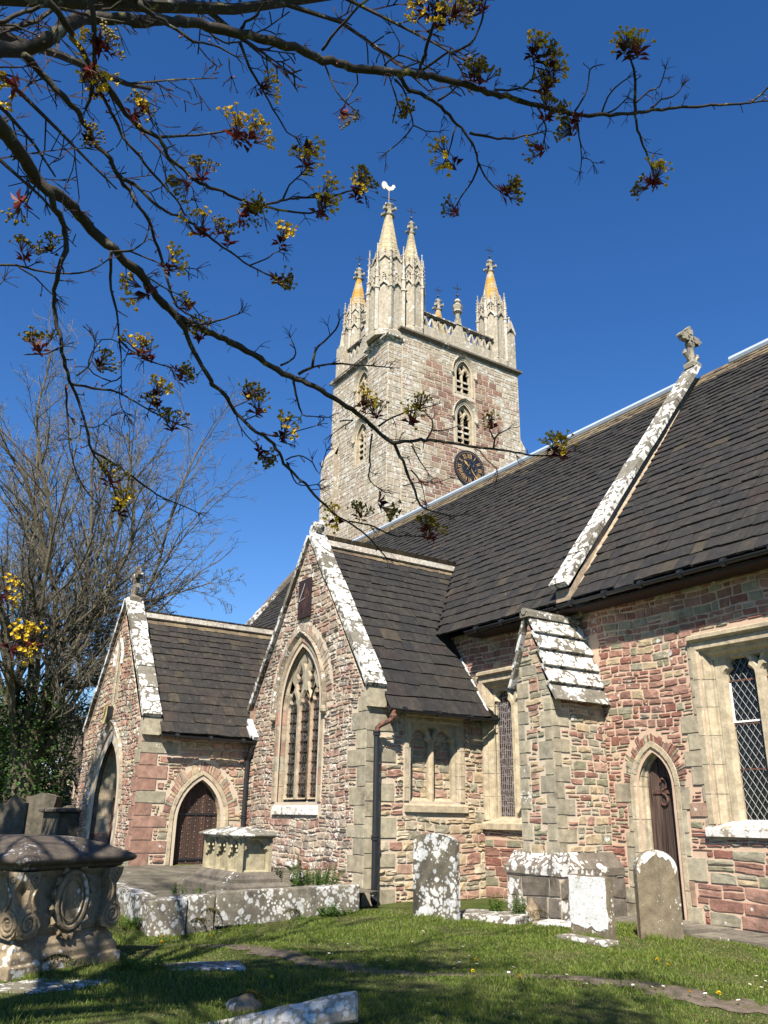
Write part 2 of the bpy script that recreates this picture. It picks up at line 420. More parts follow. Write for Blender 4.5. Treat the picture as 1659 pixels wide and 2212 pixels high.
# ------------------------------------------------------------------ church materials
RED=(.335,.195,.15);DRED=(.255,.14,.108);PINK=(.40,.265,.20);BUFF=(.43,.34,.225);GRY=(.30,.275,.205);OLV=(.25,.235,.16);PALE=(.5,.43,.32);SLT=(.2,.19,.17)
M={}
def mortar(name,c,lich=.15):
    n=NM(name);k=n.mix(n.noise(14,5,.7),tuple(x*.72 for x in c),tuple(x*1.15 for x in c));k=n.mix(n.step(n.noise(1.3,4),.5,.8),k,tuple(x*.7 for x in c))
    if lich:k=lichen(n,k,lich,11,.35)
    n.bump(n.noise(60,4),.5,.01);return n.color(k)
M['mort_pink']=mortar('mortar_pink',(.54,.39,.28));M['mort_pale']=mortar('mortar_pale',(.52,.43,.325),.25);M['mort_tower']=mortar('mortar_tower',(.50,.43,.33),.3)
M['aisle']=stone_mat('aisle_stone',[(RED,5),(DRED,3),((.24,.11,.085),3),(GRY,2),(OLV,1.6),(BUFF,1.2),((.33,.18,.135),2)],.42,6,.36,.16)
M['buttress']=stone_mat('buttress_stone',[(RED,3),(GRY,4),(BUFF,3),(PINK,2),(DRED,1.5),(OLV,2)],.38,6.5,.36,.22)
M['chapel_s']=stone_mat('chapel_stone',[((.34,.225,.175),4),((.34,.28,.22),4),((.25,.21,.175),2.5),((.39,.31,.235),3.5),((.27,.155,.12),2),((.42,.35,.27),3)],.7,9.5,.36,.22,streak=.2)
M['chapel_e']=stone_mat('chapel_side_stone',[(BUFF,5),(PALE,2),(PINK,3),(GRY,3),(RED,1.5),((.44,.37,.27),3)],.3,8,.34,.12)
M['porch_s']=stone_mat('porch_front_stone',[(PINK,4),((.31,.17,.125),3),(GRY,2),((.32,.22,.17),3),(BUFF,2)],.62,8.0,.4,.25)
M['porch_e']=stone_mat('porch_side_stone',[(PINK,4),(RED,3),(BUFF,3),(GRY,2),((.46,.32,.22),2)],.4,9,.34,.1)
M['quoin_red']=stone_mat('red_dressed_stone',[((.325,.20,.155),4),((.285,.17,.13),3),((.37,.29,.215),2),(GRY,1.6)],.4,8,.35,.12,bump=.3)
M['quoin_grey']=stone_mat('grey_dressed_stone',[((.34,.30,.22),4),((.38,.34,.25),3),((.30,.27,.205),3),((.33,.22,.16),1)],.36,7,.36,.2,bump=.28)
M['dress']=stone_mat('dressed_stone',[((.47,.40,.28),4),((.43,.36,.255),3),((.40,.345,.25),3)],.06,9,.3,.12,bump=.15,streak=.25,gcol=(.24,.19,.12))
M['dress_old']=stone_mat('old_dressed_stone',[((.40,.33,.235),3),((.36,.285,.205),3),((.35,.22,.16),1.6),((.32,.29,.22),2)],.22,9,.32,.25,bump=.22,streak=.3,gcol=(.12,.1,.075))
M['coping']=stone_mat('coping_stone',[((.20,.185,.15),2),((.165,.15,.12),2)],.86,5.2,.55,.3,bump=.35,gcol=(.10,.085,.065),lcol=(.80,.78,.73))
M['sill']=stone_mat('lichen_sill_stone',[((.34,.29,.22),1)],1.15,6,.62,.1,bump=.3,lcol=(.82,.80,.76))
M['hoodm']=stone_mat('hood_mould_stone',[((.32,.27,.2),2),((.27,.23,.17),2)],.72,7,.45,.3,bump=.3,lcol=(.76,.74,.69))
M['darkcap']=stone_mat('dark_weathered_stone',[((.15,.13,.105),2),((.18,.155,.125),2)],.62,5.5,.5,.25,bump=.4,lcol=(.80,.78,.73))
M['tower_r']=stone_mat('tower_red_stone',[((.27,.16,.12),4),((.31,.20,.15),3),((.23,.14,.11),3),((.33,.26,.19),2)],.42,4.5,.34,.25,gsc=.5,bscale=16)
M['tower_g']=stone_mat('tower_grey_stone',[((.40,.345,.265),4),((.36,.31,.24),3),((.44,.385,.30),3),((.36,.27,.21),1.2)],.8,3.4,.45,.16,gsc=.5,bscale=16,lcol=(.66,.64,.58))
M['tower_w']=stone_mat('tower_white_stone',[((.46,.42,.34),3),((.41,.37,.295),3),((.49,.45,.375),3)],.55,3.4,.42,.4,gsc=.8,bump=.4,bscale=16,gcol=(.20,.165,.11),streak=.55)
M['spire']=stone_mat('spire_stone',[((.42,.36,.24),3),((.46,.39,.26),3)],.35,4,.36,.35,gsc=1.2,bump=.4,bscale=14,gcol=(.22,.18,.1))
M['spire_o']=stone_mat('orange_lichen_stone',[((.42,.36,.25),3),((.38,.31,.2),2)],.35,5,.34,.3,gsc=1.2,bump=.4,bscale=14,orange=.75)
M['finial']=stone_mat('finial_stone',[((.30,.275,.215),1)],.5,7,.4,.5,bump=.4)
M['ridge']=stone_mat('ridge_stone',[((.27,.25,.21),2),((.31,.285,.24),2),((.29,.25,.2),1)],.95,17,.4,.2,bump=.3,lcol=(.55,.52,.46))
def slate_mat(name,pal,moss=.25):
    n=NM(name,.82,.3);c=n.pal(n.rnd(),pal);f=n.noise(5,5,.7);c=n.mix(1.0,c,n.mix(n.step(f,.3,.75),(.7,.68,.66),(1.25,1.2,1.12)),'MULTIPLY')
    s=n.noise(1,4,.6,n.scaled((9,9,2.2)));c=n.mix(n.math('MULTIPLY',n.step(s,.52,.72),moss),c,(.12,.097,.06))
    c=lichen(n,c,.1,13,.3,(.42,.40,.34));n.bump(n.noise(24,6,.7),.45,.015);n.bump(n.noise(1,4,.6,n.scaled((40,40,9))),.25,.01);return n.color(c)
M['slate']=slate_mat('aisle_slate',[((.026,.0245,.0235),6),((.030,.028,.026),4),((.022,.0215,.022),4),((.035,.031,.027),1.6),((.05,.042,.03),.3),((.031,.025,.023),1)],.2)
M['slate_p']=slate_mat('porch_slate',[((.031,.028,.025),5),((.037,.033,.028),4),((.026,.0245,.0235),4),((.052,.043,.031),1),((.04,.032,.027),1)],.32)
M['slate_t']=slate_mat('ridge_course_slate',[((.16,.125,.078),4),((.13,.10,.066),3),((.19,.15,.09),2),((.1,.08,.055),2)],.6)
M['lead']=(lambda n:(n.bump(n.noise(9,3),.3,.01),n.color(n.mix(n.noise(3,4),(.30,.35,.42),(.42,.47,.53))))[1])(NM('lead',.55,.4))
M['leadwhite']=(lambda n:n.color(n.mix(n.noise(7,4),(.38,.39,.40),(.66,.65,.62))))(NM('lead_flashing',.6,.4))
M['iron']=(lambda n:n.color(n.mix(n.noise(9,4),(.008,.009,.011),(.02,.021,.024))))(NM('black_iron',.42,.5))
M['rust']=(lambda n:n.color(n.mix(n.step(n.noise(14,4),.4,.65),(.05,.03,.025),(.20,.075,.04))))(NM('rusty_iron',.7,.4))
M['black']=NM('painted_dark',1,0).color((.012,.011,.01))  # flat black painted in for the unlit depth behind openings and gaps
def wood(name,a,b,sc=(26,26,1.2)):
    n=NM(name,.7,.3);c=n.mix(n.step(n.noise(1,5,.65,n.scaled(sc)),.3,.75),a,b);c=n.mix(1.0,c,n.pal(n.rnd(),[((.85,.85,.85),1),((1.1,1.05,1.0),1),((.7,.7,.72),1),((1.25,1.15,1.1),1)]),'MULTIPLY');n.bump(n.noise(1,5,.7,n.scaled(sc)),.6,.01);return n.color(c)
M['oak']=wood('dark_oak',(.028,.017,.013),(.085,.048,.035));M['oak_grey']=wood('weathered_oak',(.024,.014,.011),(.13,.088,.072));M['oak_brown']=wood('brown_oak',(.075,.035,.022),(.16,.08,.055))
def glass_mat(name,kind):
    n=NM(name,.12,.6)
    if kind=='leaded':
        d=n.voro(9,'DISTANCE_TO_EDGE');line=n.step(d,.03,.05);c=n.mix(line,(.13,.13,.125),n.mix(n.noise(8,2),(.006,.006,.006),(.035,.03,.025)))
    elif kind=='brown':
        d=n.voro(7,'DISTANCE_TO_EDGE');line=n.step(d,.02,.035);c=n.mix(line,(.30,.27,.24),n.mix(n.noise(5,2),(.035,.018,.016),(.07,.035,.03)))
    else: c=n.mix(n.noise(4,3),(.004,.004,.004),(.012,.011,.01))
    n.bump(n.noise(10,2),.25,.01);return n.color(c)
M['glass']=glass_mat('leaded_glass','leaded');M['glass_b']=glass_mat('guarded_glass','brown');M['glass_d']=glass_mat('dark_glass','dark')
M['wire']=NM('grey_wire',.5,.5).color((.30,.30,.30));M['gold']=NM('gold_paint',.45,.5).color((.50,.30,.11));M['clockblack']=NM('clock_black',.45,.4).color((.012,.013,.018))
M['clockgrey']=NM('clock_tracery',.5,.4).color((.045,.05,.06));M['cream']=NM('gilded_cream',.4,.5).color((.82,.74,.5));M['white']=NM('white_paint',.5,.4).color((.8,.79,.75))
M['yellow']=(lambda n:n.color(n.mix(n.noise(12,3),(.55,.40,.13),(.66,.5,.2))))(NM('yellow_panel',.7,.3));M['plate']=NM('sundial_plate',.6,.3).color((.03,.017,.016));M['brass']=NM('pale_brass',.4,.5).color((.33,.28,.25))
# ------------------------------------------------------------------ church
church=empty('church',(-20,13,0))
tag(church,'sandstone church with a tall pinnacled tower and stone tiled roofs',"church")
FS=SF(12.9);FC=SF(9.7);FCE=EF(-15.5);FP=SF(6.74);FPE=EF(-21.35)
def rect(u0,u1,z0,z1): return [(u0,z0),(u1,z0),(u1,z1),(u0,z1)]
def rectpath(u0,u1,z0,z1,o,nj=6,nt=4):
    L=[(u0-o,z0+(z1-z0)*i/nj) for i in range(nj)]+[(u0-o,z1+o)]
    L+=[(u0-o+(u1-u0+2*o)*i/nt,z1+o) for i in range(1,nt)]+[(u1+o,z1+o)]
    return L+[(u1+o,z1-(z1-z0)*i/nj) for i in range(1,nj+1)]
def rect_frame(mb,F,u0,u1,z0,z1,prof,m=0,mort=None):
    P=[rectpath(u0,u1,z0,z1,o) for o,d in prof];sweep(mb,F,P,[d for o,d in prof],m,list(range(len(P[0]))),mort,mp=[rectpath(u0,u1,z0,z1,o+.006) for o,d in prof])
def sill(name,F,u0,u1,zt,h,proj,back,mat,par,n=3):
    mb=MB();L=(u1-u0)/n
    for i in range(n):
        a=u0+i*L+.004;b=u0+(i+1)*L-.004
        vs=[F.P(a,zt-h,proj),F.P(b,zt-h,proj),F.P(b,zt-h*.45,proj),F.P(a,zt-h*.45,proj),F.P(a,zt-h,-back),F.P(b,zt-h,-back),F.P(b,zt+.05,-back),F.P(a,zt+.05,-back)]
        mb.add(vs,BOXF)
    return mb.build(name,M[mat],par)
def hood(F,u0,u1,z,par,mat='dress',proj=.11,h=.15,ret=.25):
    mb=MB()
    def bar(a,b):
        vs=[F.P(a,z,.02),F.P(b,z,.02),F.P(b,z+.05,proj),F.P(a,z+.05,proj),F.P(a,z+h,.03),F.P(b,z+h,.03),F.P(b,z+h*.75,proj),F.P(a,z+h*.75,proj)]
        mb.add(vs,[(0,1,2,3),(3,2,6,7),(7,6,5,4),(0,3,7,4),(1,5,6,2)])
    n=max(2,int((u1-u0)/.7))
    for i in range(n): bar(u0+(u1-u0)*i/n+.003,u0+(u1-u0)*(i+1)/n-.003)
    return mb.build('hood_mould',M[mat],par)
def pane(F,P,d,mat,par,name='glass'):
    mb=MB();holed(mb,F,P,[],d);return mb.build(name,M[mat],par)
def bars(F,u0,u1,zs,d,r,mat,par):
    mb=MB()
    for z in zs:F.box(mb,u0,u1,z-r,z+r,d-r,d+r)
    return mb.build('saddle_bars',M[mat],par)
# ---- aisle wall
door_v=archfill(-10.64,.0,2.25,.37,.6,0,8)
rwin=rect(-9.4,-6.72,1.6,4.66);nwin=rect(-15.42,-13.45,1.5,4.72)
mb=MB();ex=[]
qd=[archfill(-10.64,.0,2.25,.37,.6,.17,8),rect(-9.5,-6.6,1.42,4.86),rect(-15.6,-13.3,1.4,4.95)]
qx=[]
z=1.45
while z<4.6:      # irregular dressed blocks bonding the window jamb into the rubble
    h=R.uniform(.24,.36);w=R.choice([.12,.3,.42])
    P=[(-9.5-w,z+.006),(-9.47,z+.006),(-9.47,z+h-.006),(-9.5-w,z+h-.006)];stone(mb,FS,P,0,.028,3,.06,.006,True)
    qx.append(rect(-9.5-w-.01,-9.46,z,z+h));z+=h
for sd in (-1,1):
    z=.0
    while z<2.1:
        h=R.uniform(.25,.4);w=R.choice([.1,.2,.38]);a,b=(-10.64-.55-w,-10.64-.55+.02) if sd<0 else (-10.64+.53,-10.64+.55+w)
        stone(mb,FS,[(a,z+.006),(b,z+.006),(b,z+h-.006),(a,z+h-.006)],0,.027,3,.06,.006,True);qx.append(rect(a-.01,b+.01,z,z+h));z+=h
vx=voussoirs(mb,FS,-10.64,2.25,.37,.6,.185,.40,1,13)
rubble(mb,FS,[(-15.5,-.3),(-3.2,-.3),(-3.2,1.22),(-15.5,1.22)],[door_v],(.15,.27),(.28,.62),.017,1,spl=.25,gap=.02,mort=False,excl=qd+qx+[rect(-12.66,-11.77,-.3,5.2)])
rubble(mb,FS,[(-15.5,-.3),(-3.2,-.3),(-3.2,5.95),(-17.0,5.95),(-17.0,5.5)],[door_v,rwin,nwin],(.09,.18),(.12,.33),.016,1,spl=.1,gap=.024,excl=qd+qx+[rect(-15.6,-3.1,-.5,1.22),vx,rect(-12.66,-11.77,-.3,5.2)])
box(mb,-34.9,-3.2,22.6,22.9,0,5.9,0);box(mb,-34.9,-34.6,13.2,22.6,0,5.9,0);box(mb,-34.9,-21.4,12.9,13.2,0,5.9,0);box(mb,-3.5,-3.2,13.2,22.6,0,5.9,0)
aw=mb.build('aisle_wall',[M['mort_pink'],M['aisle'],M['quoin_red'],M['quoin_grey']],church)
# priest door in the aisle
mb=MB();arch_frame(mb,FS,-10.64,-.02,2.25,.37,.6,[(.18,.0),(.18,.034),(.09,.034),(.0,-.075),(.0,-.15),(-.03,-.18),(-.03,-.24)],0,1)
mb.build('door_surround',[M['dress'],M['mort_pale']],church)
def plank_door(F,uc,zb,zs,hw,rise,d,mat,par,np_=5,studs=False,name='door'):
    mb=MB();A=archfill(uc,zb,zs,hw,rise,-.01,10)
    for i in range(np_):
        a=uc-hw+2*hw*i/np_+.004;b=uc-hw+2*hw*(i+1)/np_-.004
        P=clip_poly(rect(a,b,zb,zs+rise+.1),A)
        if len(P)>2: solid_poly(mb,F,P,d-.05+R.uniform(-.004,.004),d+R.uniform(-.004,.004))
    o=mb.build(name,M[mat],par)
    mb=MB();holed(mb,F,A,[],d-.012);mb.build('door_gap',M['black'],o)
    return o
def scroll(F,uc,z,r,sg,d):
    pts=[];
    for i in range(15):
        t=i/14;a=-sg*math.pi/2+sg*t*4.6;rr=r*(1-.72*t);pts.append((uc+rr*math.cos(a),z+sg*r+rr*math.sin(a)))
    return [F.P(u,w,d) for u,w in pts]
d1=plank_door(FS,-10.64,.0,2.25,.40,.64,-.215,'oak_grey',church)
mb=MB();FS.box(mb,-10.86,-10.28,2.13,2.19,-.21,-.19)
tube(mb,scroll(FS,-10.64,2.19,.13,1,-.195),[.024]*10+[.018]*5,5);tube(mb,scroll(FS,-10.64,2.13,.13,-1,-.195),[.024]*10+[.018]*5,5)
FS.box(mb,-10.86,-10.28,.62,.68,-.21,-.19)
mb.build('strap_hinge',M['rust'],d1)
mb=MB();c=FS.P(-10.86,1.05,-.19);tube(mb,[(c[0]+.06*math.cos(a*.6),c[1]-.02,c[2]+.06*math.sin(a*.6)) for a in range(11)],.014,5);mb.build('ring_handle',M['iron'],d1)
# large window in the aisle
def light_window(F,u0,u1,z0,zt,lights,d,hd,par,mat,glass,zs,rise,sillmat,name='window',prof=None,ztr=0):
    w=empty(name,(0,0,0));w.parent=par;w.location=Vector(F.P((u0+u1)/2,z0,0))-par.location
    mb=MB();rect_frame(mb,F,u0,u1,z0,zt,prof or [(.16,0),(.16,.034),(.05,.034),(0,-.05),(-.03,-.05),(-.10,-.16),(-.14,-.16),(-.17,d+.01)],0,1)
    mb.build('jamb',[M[mat],M['mort_pale']],w)
    mb=MB();H=[cusped((a+b)/2,z0+.06,zs,(b-a)/2,rise,.34) for a,b in lights]
    ee=[]
    for (a,b),(a2,b2) in zip(lights[:-1],lights[1:]):
        um=(b+a2)/2;q=.1;zc=zs+rise*.78;ee.append([(um,zc-.08),(um+q,zc+.13),(um,zc+.20),(um-q,zc+.13)])
    plate(mb,F,rect(u0+.16,u1-.16,z0,zt-.0),H+ee,d+.09,d-.1,.055);mb.build('tracery',M[mat],w)
    mb=MB();holed(mb,F,rect(u0+.1,u1-.1,z0,zt),[],d-.04);mb.build('glass',M[glass],w)
    hood(F,u0-.17,u1+.17,zt+.17,w,mat)
    sill('sill',F,u0-.2,u1+.2,z0+.03,.22,.10,.2-d*.2,sillmat,w)
    return w
L3=[(-9.05,-8.52),(-8.32,-7.79),(-7.59,-7.06)]
w1=light_window(FS,-9.4,-6.72,1.62,4.52,L3,-.27,0,church,'dress','glass_d',4.02,.42,'sill')
mb=MB()
for a,b in L3:
    hd=2*math.atan2(1,1.0);sx,sz=.125,.19;A=cusped((a+b)/2,1.68,4.02,(b-a)/2,.42,.34)
    for k in range(-30,31):
        for sg in (1,-1):
            pts=[]
            for i in range(61):
                t=1.6+3*i/60;u=(a+b)/2+k*sx+sg*(t-2.6)*sx/sz
                pts.append((u,t,inpoly(u,t,A)))
            i=0
            while i<61:
                if pts[i][2]:
                    j=i
                    while j<60 and pts[j+1][2]:j+=1
                    if j>i+0: tube(mb,[FS.P(pts[i][0],pts[i][1],-.285),FS.P(pts[j][0],pts[j][1],-.285)],.0062,3,cap=False)
                    i=j
                i+=1
mb.build('wire_guard',M['wire'],w1)
bars(FS,-9.08,-7.05,[2.5,3.25,3.98],-.295,.014,'rust',w1)
mb=MB()
for a,b in L3[:1]:
    FS.box(mb,a,a+.03,3.3,3.95,-.29,-.27);FS.box(mb,a,b,3.27,3.3,-.29,-.27)
mb.build('vent_frame',M['white'],w1)
L2=[(-15.24,-14.70),(-14.5,-13.96)]
w2=light_window(FS,-15.38,-13.6,1.62,4.62,L2,-.25,0,church,'dress','glass_b',4.02,.5,'dress')
mb=MB()
for k in range(16): FS.box(mb,-15.26,-14.68,1.75+k*.17,1.757+k*.17,-.24,-.234)
for k in range(9): FS.box(mb,-15.24+k*.066,-15.234+k*.066,1.7,4.2,-.24,-.234)
mb.build('wire_guard',M['wire'],w2)
# carved coat of arms above the narrow window
mb=MB();FS.box(mb,-14.15,-13.25,4.98,5.66,.0,.05)
solid_poly(mb,FS,[(-13.7,5.02),(-13.42,5.2),(-13.38,5.5),(-14.02,5.5),(-13.98,5.2)],.05,.11)
for k in range(10): lathe(mb,FS.P(-14.05+.08*k,5.03+.06*abs(4.5-k)/4.5,.08),[(.03,-.03),(.045,0),(.03,.03)],6)
mb.build('carved_panel',M['dress'],church)
# ---- buttress
bt=empty('buttress');bt.parent=church;bt.location=Vector((-12.2,11.5,0))-church.location
FB=SF(11.49);FBE=EF(-11.75);FBW=Fr((-12.68,0,0),(0,-1,0),(-1,0,0))
mb=MB();q=[]
q+=quoins(mb,FB,-11.75,-1,.95,3.85,(.22,.34),(.22,.36),.02,3,.02);q+=quoins(mb,FB,-12.68,1,.95,4.2,(.2,.32),(.22,.36),.02,3,.0)
rubble(mb,FB,[(-12.68,-.2),(-11.75,-.2),(-11.75,3.9),(-12.26,5.38),(-12.68,4.2)],[],(.14,.24),(.2,.4),.018,1,excl=q)
q=quoins(mb,FBE,11.49,1,.95,3.85,(.22,.42),(.22,.36),.02,3,.02)
rubble(mb,FBE,[(11.49,-.2),(12.9,-.2),(12.9,3.85),(11.49,3.85)],[],(.11,.2),(.14,.34),.015,1,spl=.12,gap=.024,excl=q)
rubble(mb,FBW,[(-12.9,-.2),(-11.49,-.2),(-11.49,4.2),(-12.9,4.2)],[],(.14,.24),(.2,.4),.018,1)
mb.build('buttress_wall',[M['mort_pale'],M['buttress'],M['quoin_red'],M['quoin_grey']],bt)
mb=MB();A=Vector((-12.27,0,5.52));B=Vector((-11.66,0,3.80));n=5   # stone slab weathering on the east slope
for i in range(n):
    p=A.lerp(B,i/n);q_=A.lerp(B,(i+1)/n+.03);nn=Vector((.94,0,.34));lift=.02
    obox(mb,(p.x,11.42+R.uniform(-.012,.012),p.z),q_-p+nn*.085,(0,1.5,0),nn*.05)
A2=Vector((-12.27,0,5.52));B2=Vector((-12.76,0,4.15))
for i in range(4):
    p=A2.lerp(B2,i/4);q_=A2.lerp(B2,(i+1)/4+.03);nn=Vector((-.94,0,.34));obox(mb,(p.x,11.42,p.z),q_-p+nn*.045,(0,1.5,0),nn*.07)
obox(mb,(-12.4,11.38,5.48),(.26,0,0),(0,1.54,0),(0,0,.1));tube(mb,[(-12.27,11.36,5.6),(-12.27,12.9,5.58)],.075,7)
mb.build('weathering',M['coping'],bt)
mb=MB();PX0,PX1,PY=-12.95,-11.5,11.24
for k in range(3):
    a=PX0+(PX1-PX0)*k/3+.004;b=PX0+(PX1-PX0)*(k+1)/3-.004
    mb.add([(a,PY,.72),(b,PY,.72),(b,PY,.84),(a,PY,.84),(a,11.5,.72),(b,11.5,.72),(b,11.5,1.1),(a,11.5,1.1)],BOXF)
for k in range(2):
    a=PY+k*.83+.004;b=PY+(k+1)*.83-.004
    mb.add([(PX1,a,.72),(PX1,b,.72),(PX1,b,.84),(PX1,a,.84),(-11.75,a,.72),(-11.75,b,.72),(-11.75,b,1.1),(-11.75,a,1.1)],BOXF)
mb.build('plinth_cap',M['darkcap'],bt)
mb=MB();rubble(mb,SF(11.27),rect(PX0+.03,PX1-.03,-.3,.72),[],(.3,.36),(.4,.7),.02,1,flat=False);rubble(mb,EF(PX1-.03),rect(11.27,12.9,-.3,.72),[],(.3,.36),(.4,.7),.02,1)
rubble(mb,Fr((PX0+.03,0,0),(0,-1,0),(-1,0,0)),rect(-12.9,-11.27,-.3,.72),[],(.3,.36),(.4,.7),.02,1)
mb.build('plinth',[M['mort_pale'],M['darkcap']],bt)
# ---- chapel
mb=MB();CW=(-18.58,1.95,4.15,.98,1.5)
vo=archfill(CW[0],CW[1],CW[2],CW[3],CW[4],0,10);exo=archfill(CW[0],CW[1]-.25,CW[2],CW[3],CW[4],.27,10)
q=quoins(mb,FC,-15.5,-1,-.1,4.1,(.35,.62),(.26,.42),.022,3,.022)
vx=voussoirs(mb,FC,CW[0],CW[2],CW[3],CW[4],.36,.66,1,11)
rubble(mb,FC,[(-21.35,-.2),(-15.5,-.2),(-15.5,4.15),(-18.42,8.38),(-21.35,4.15)],[vo],(.09,.19),(.12,.36),.02,1,gap=.022,spl=.15,excl=[exo,vx]+q,rough=.5,wave=.03)
q=quoins(mb,FCE,9.7,1,-.1,4.05,(.3,.75),(.26,.42),.022,3,.0)
bw=rect(10.86,12.16,1.98,3.62);bx=rect(10.68,12.34,1.72,3.8)
rubble(mb,FCE,[(9.7,-.2),(12.9,-.2),(12.9,4.05),(9.7,4.05)],[bw],(.1,.26),(.14,.4),.024,2,gap=.022,spl=.2,excl=q+[bx],rough=.5,wave=.03)
rubble(mb,FCE,rect(10.84,12.18,1.9,3.7),[],(.12,.2),(.16,.34),.02,2,d=-.24)
box(mb,-21.3,-15.6,9.95,10.1,3.9,4.1,0)
mb.build('chapel_wall',[M['mort_pale'],M['chapel_s'],M['chapel_e'],M['quoin_grey']],church)
# chapel traceried window
w=empty('window');w.parent=church;w.location=Vector((CW[0],9.7,CW[1]))-church.location
mb=MB();arch_frame(mb,FC,CW[0],CW[1],CW[2],CW[3],CW[4],[(.26,0),(.26,.034),(.12,.034),(.06,-.03),(.06,-.06),(0,-.12),(-.03,-.12),(-.06,-.2)],0,1,10,6)
mb.build('surround',[M['dress_old'],M['mort_pale']],w)
mb=MB()
P2=[arch(CW[0],CW[2]-.12,CW[2],CW[3],CW[4],o,10,1) for o in (.355,.34,.26)]
sweep(mb,FC,P2,[.02,.12,.035],0,list(range(0,len(P2[0]),2)) if len(P2[0])%2 else None)
for sg in (-1,1): lathe(mb,FC.P(CW[0]+sg*1.3,CW[2]-.18,.07),[(.03,-.1),(.09,-.04),(.10,.03),(.07,.1)],7)
mb.build('hood_mould',M['hoodm'],w)
H=[];cx=CW[0]
for k in (-1,0,1): H.append(cusped(cx+k*.61,2.05,4.12,.225,.42,.3,ogee=.12))
for sg in (-1,1): H.append([(cx+sg*.31+u*.17,4.42+z*.78) for u,z in [(0,0),(.55,.2),(.9,.45),(.55,.62),(.8,.78),(.35,.95),(0,1.06),(-.35,.95),(-.8,.78),(-.55,.62),(-.9,.45),(-.55,.2)]])
H.append([(cx+u,5.12+z) for u,z in [(0,0),(.09,.13),(0,.3),(-.09,.13)]])
for sg in (-1,1): H.append([(cx+sg*(.68)+sg*u,4.5+z) for u,z in ([(0,0),(.1,.08),(.02,.32),(-.1,.2)])])
mb=MB();plate(mb,FC,archfill(cx,1.98,CW[2],CW[3]-.09,CW[4]-.12,0,12),[h[::-1] if area(h)<0 else h for h in H],-.115,-.21,.035);mb.build('tracery',M['dress_old'],w)
pane(FC,archfill(cx,1.98,CW[2],CW[3]-.06,CW[4]-.1,0,12),-.195,'glass',w)
mb=MB()
for k in (-1,0,1):
    for i in range(9): FC.box(mb,cx+k*.61-.225,cx+k*.61+.225,2.12+i*.245,2.138+i*.245,-.185,-.165)
for sg in (-1,1):
    for i in range(3): FC.box(mb,cx+sg*.31-.15,cx+sg*.31+.15,4.6+i*.2,4.625+i*.2,-.185,-.16)
mb.build('saddle_bars',M['oak'],w)
sill('sill',FC,cx-1.12,cx+1.12,CW[1]+.02,.3,.07,.3,'sill',w,4)
# sundial
sd=empty('sundial');sd.parent=church;sd.location=Vector((-18.47,9.62,6.9))-church.location
mb=MB();FC.box(mb,-18.80,-18.16,6.36,7.36,.045,.085);mb.build('plate',M['plate'],sd)
mb=MB();A=FC.P(-18.46,7.24,.09);tube(mb,[A,FC.P(-18.42,6.72,.26)],.006,5);tube(mb,[FC.P(-18.42,6.72,.26),FC.P(-18.44,6.86,.09)],.005,5)
mb.build('gnomon',M['wire'],sd)
mb=MB()
for k in range(7):
    a=-math.pi/2+(k-3)*.33;tube(mb,[FC.P(-18.46+.12*math.cos(a),7.2+.12*math.sin(a),.088),FC.P(-18.46+.52*math.cos(a)*.55,7.2+.62*math.sin(a),.088)],.0045,4)
for k in range(3): FC.box(mb,-18.74,-18.22,6.46+.035*k,6.466+.035*k,.085,.089)
mb.build('hour_lines',M['rust'],sd)
# blocked window
w=empty('blocked_window');w.parent=church;w.location=Vector((-15.5,11.5,1.9))-church.location
mb=MB();rect_frame(mb,FCE,10.86,12.16,1.98,3.62,[(.17,0),(.17,.034),(.06,.034),(0,-.05),(-.02,-.05),(-.03,-.22)],0,1);mb.build('jamb',[M['dress'],M['mort_pale']],w)
mb=MB();plate(mb,FCE,rect(10.87,12.15,1.98,3.61),[cusped(11.19,1.98,3.16,.255,.34,.36),cusped(11.83,1.98,3.16,.255,.34,.36),[(11.51,3.34),(11.6,3.52),(11.42,3.52)]],-.06,-.22,.045);mb.build('tracery',M['dress'],w)
hood(FCE,10.7,12.32,3.74,w,'dress',.08,.1);sill('sill',FCE,10.7,12.4,2.0,.24,.07,.2,'dress',w,2)
# ---- porch
mb=MB();PA=(-23.98,.3,1.95,1.02,1.55)
vo=archfill(*PA[:5],0,10);exo=archfill(*PA[:5],.42,10);nv=archfill(-24.12,4.5,5.75,.10,.3,0,6);nx=archfill(-24.12,4.4,5.75,.10,.3,.13,6)
q=quoins(mb,FP,-21.35,-1,.1,3.55,(.2,.36),(.26,.36),.022,2,.022)
rubble(mb,FP,[(-26.75,-.1),(-21.35,-.1),(-21.35,3.6),(-24.05,7.05),(-26.75,3.6)],[vo,nv],(.09,.19),(.1,.3),.022,1,gap=.02,spl=.15,excl=[exo,nx]+q,rough=.5,wave=.03)
q=quoins(mb,FPE,6.74,1,.1,3.55,(.45,.85),(.26,.36),.024,2,.0,)
PD=(8.44,.12,1.5,.585,.98);dv=archfill(*PD[:5],0,9);dx=archfill(*PD[:5],.2,9)
vx=voussoirs(mb,FPE,PD[0],PD[2],PD[3],PD[4],.215,.5,3,10)
rubble(mb,FPE,[(6.74,-.1),(9.7,-.1),(9.7,3.6),(6.74,3.6)],[dv],(.1,.2),(.14,.36),.024,3,gap=.02,spl=.2,excl=q+[dx,vx],rough=.4)
box(mb,-26.75,-26.5,6.95,12.9,0,3.6,0);box(mb,-26.5,-21.8,8.2,8.3,0,3.6,4)
mb.build('porch_wall',[M['mort_pale'],M['porch_s'],M['quoin_red'],M['porch_e'],M['black']],church)
pa=empty('porch_arch');pa.parent=church;pa.location=Vector((PA[0],6.74,.3))-church.location
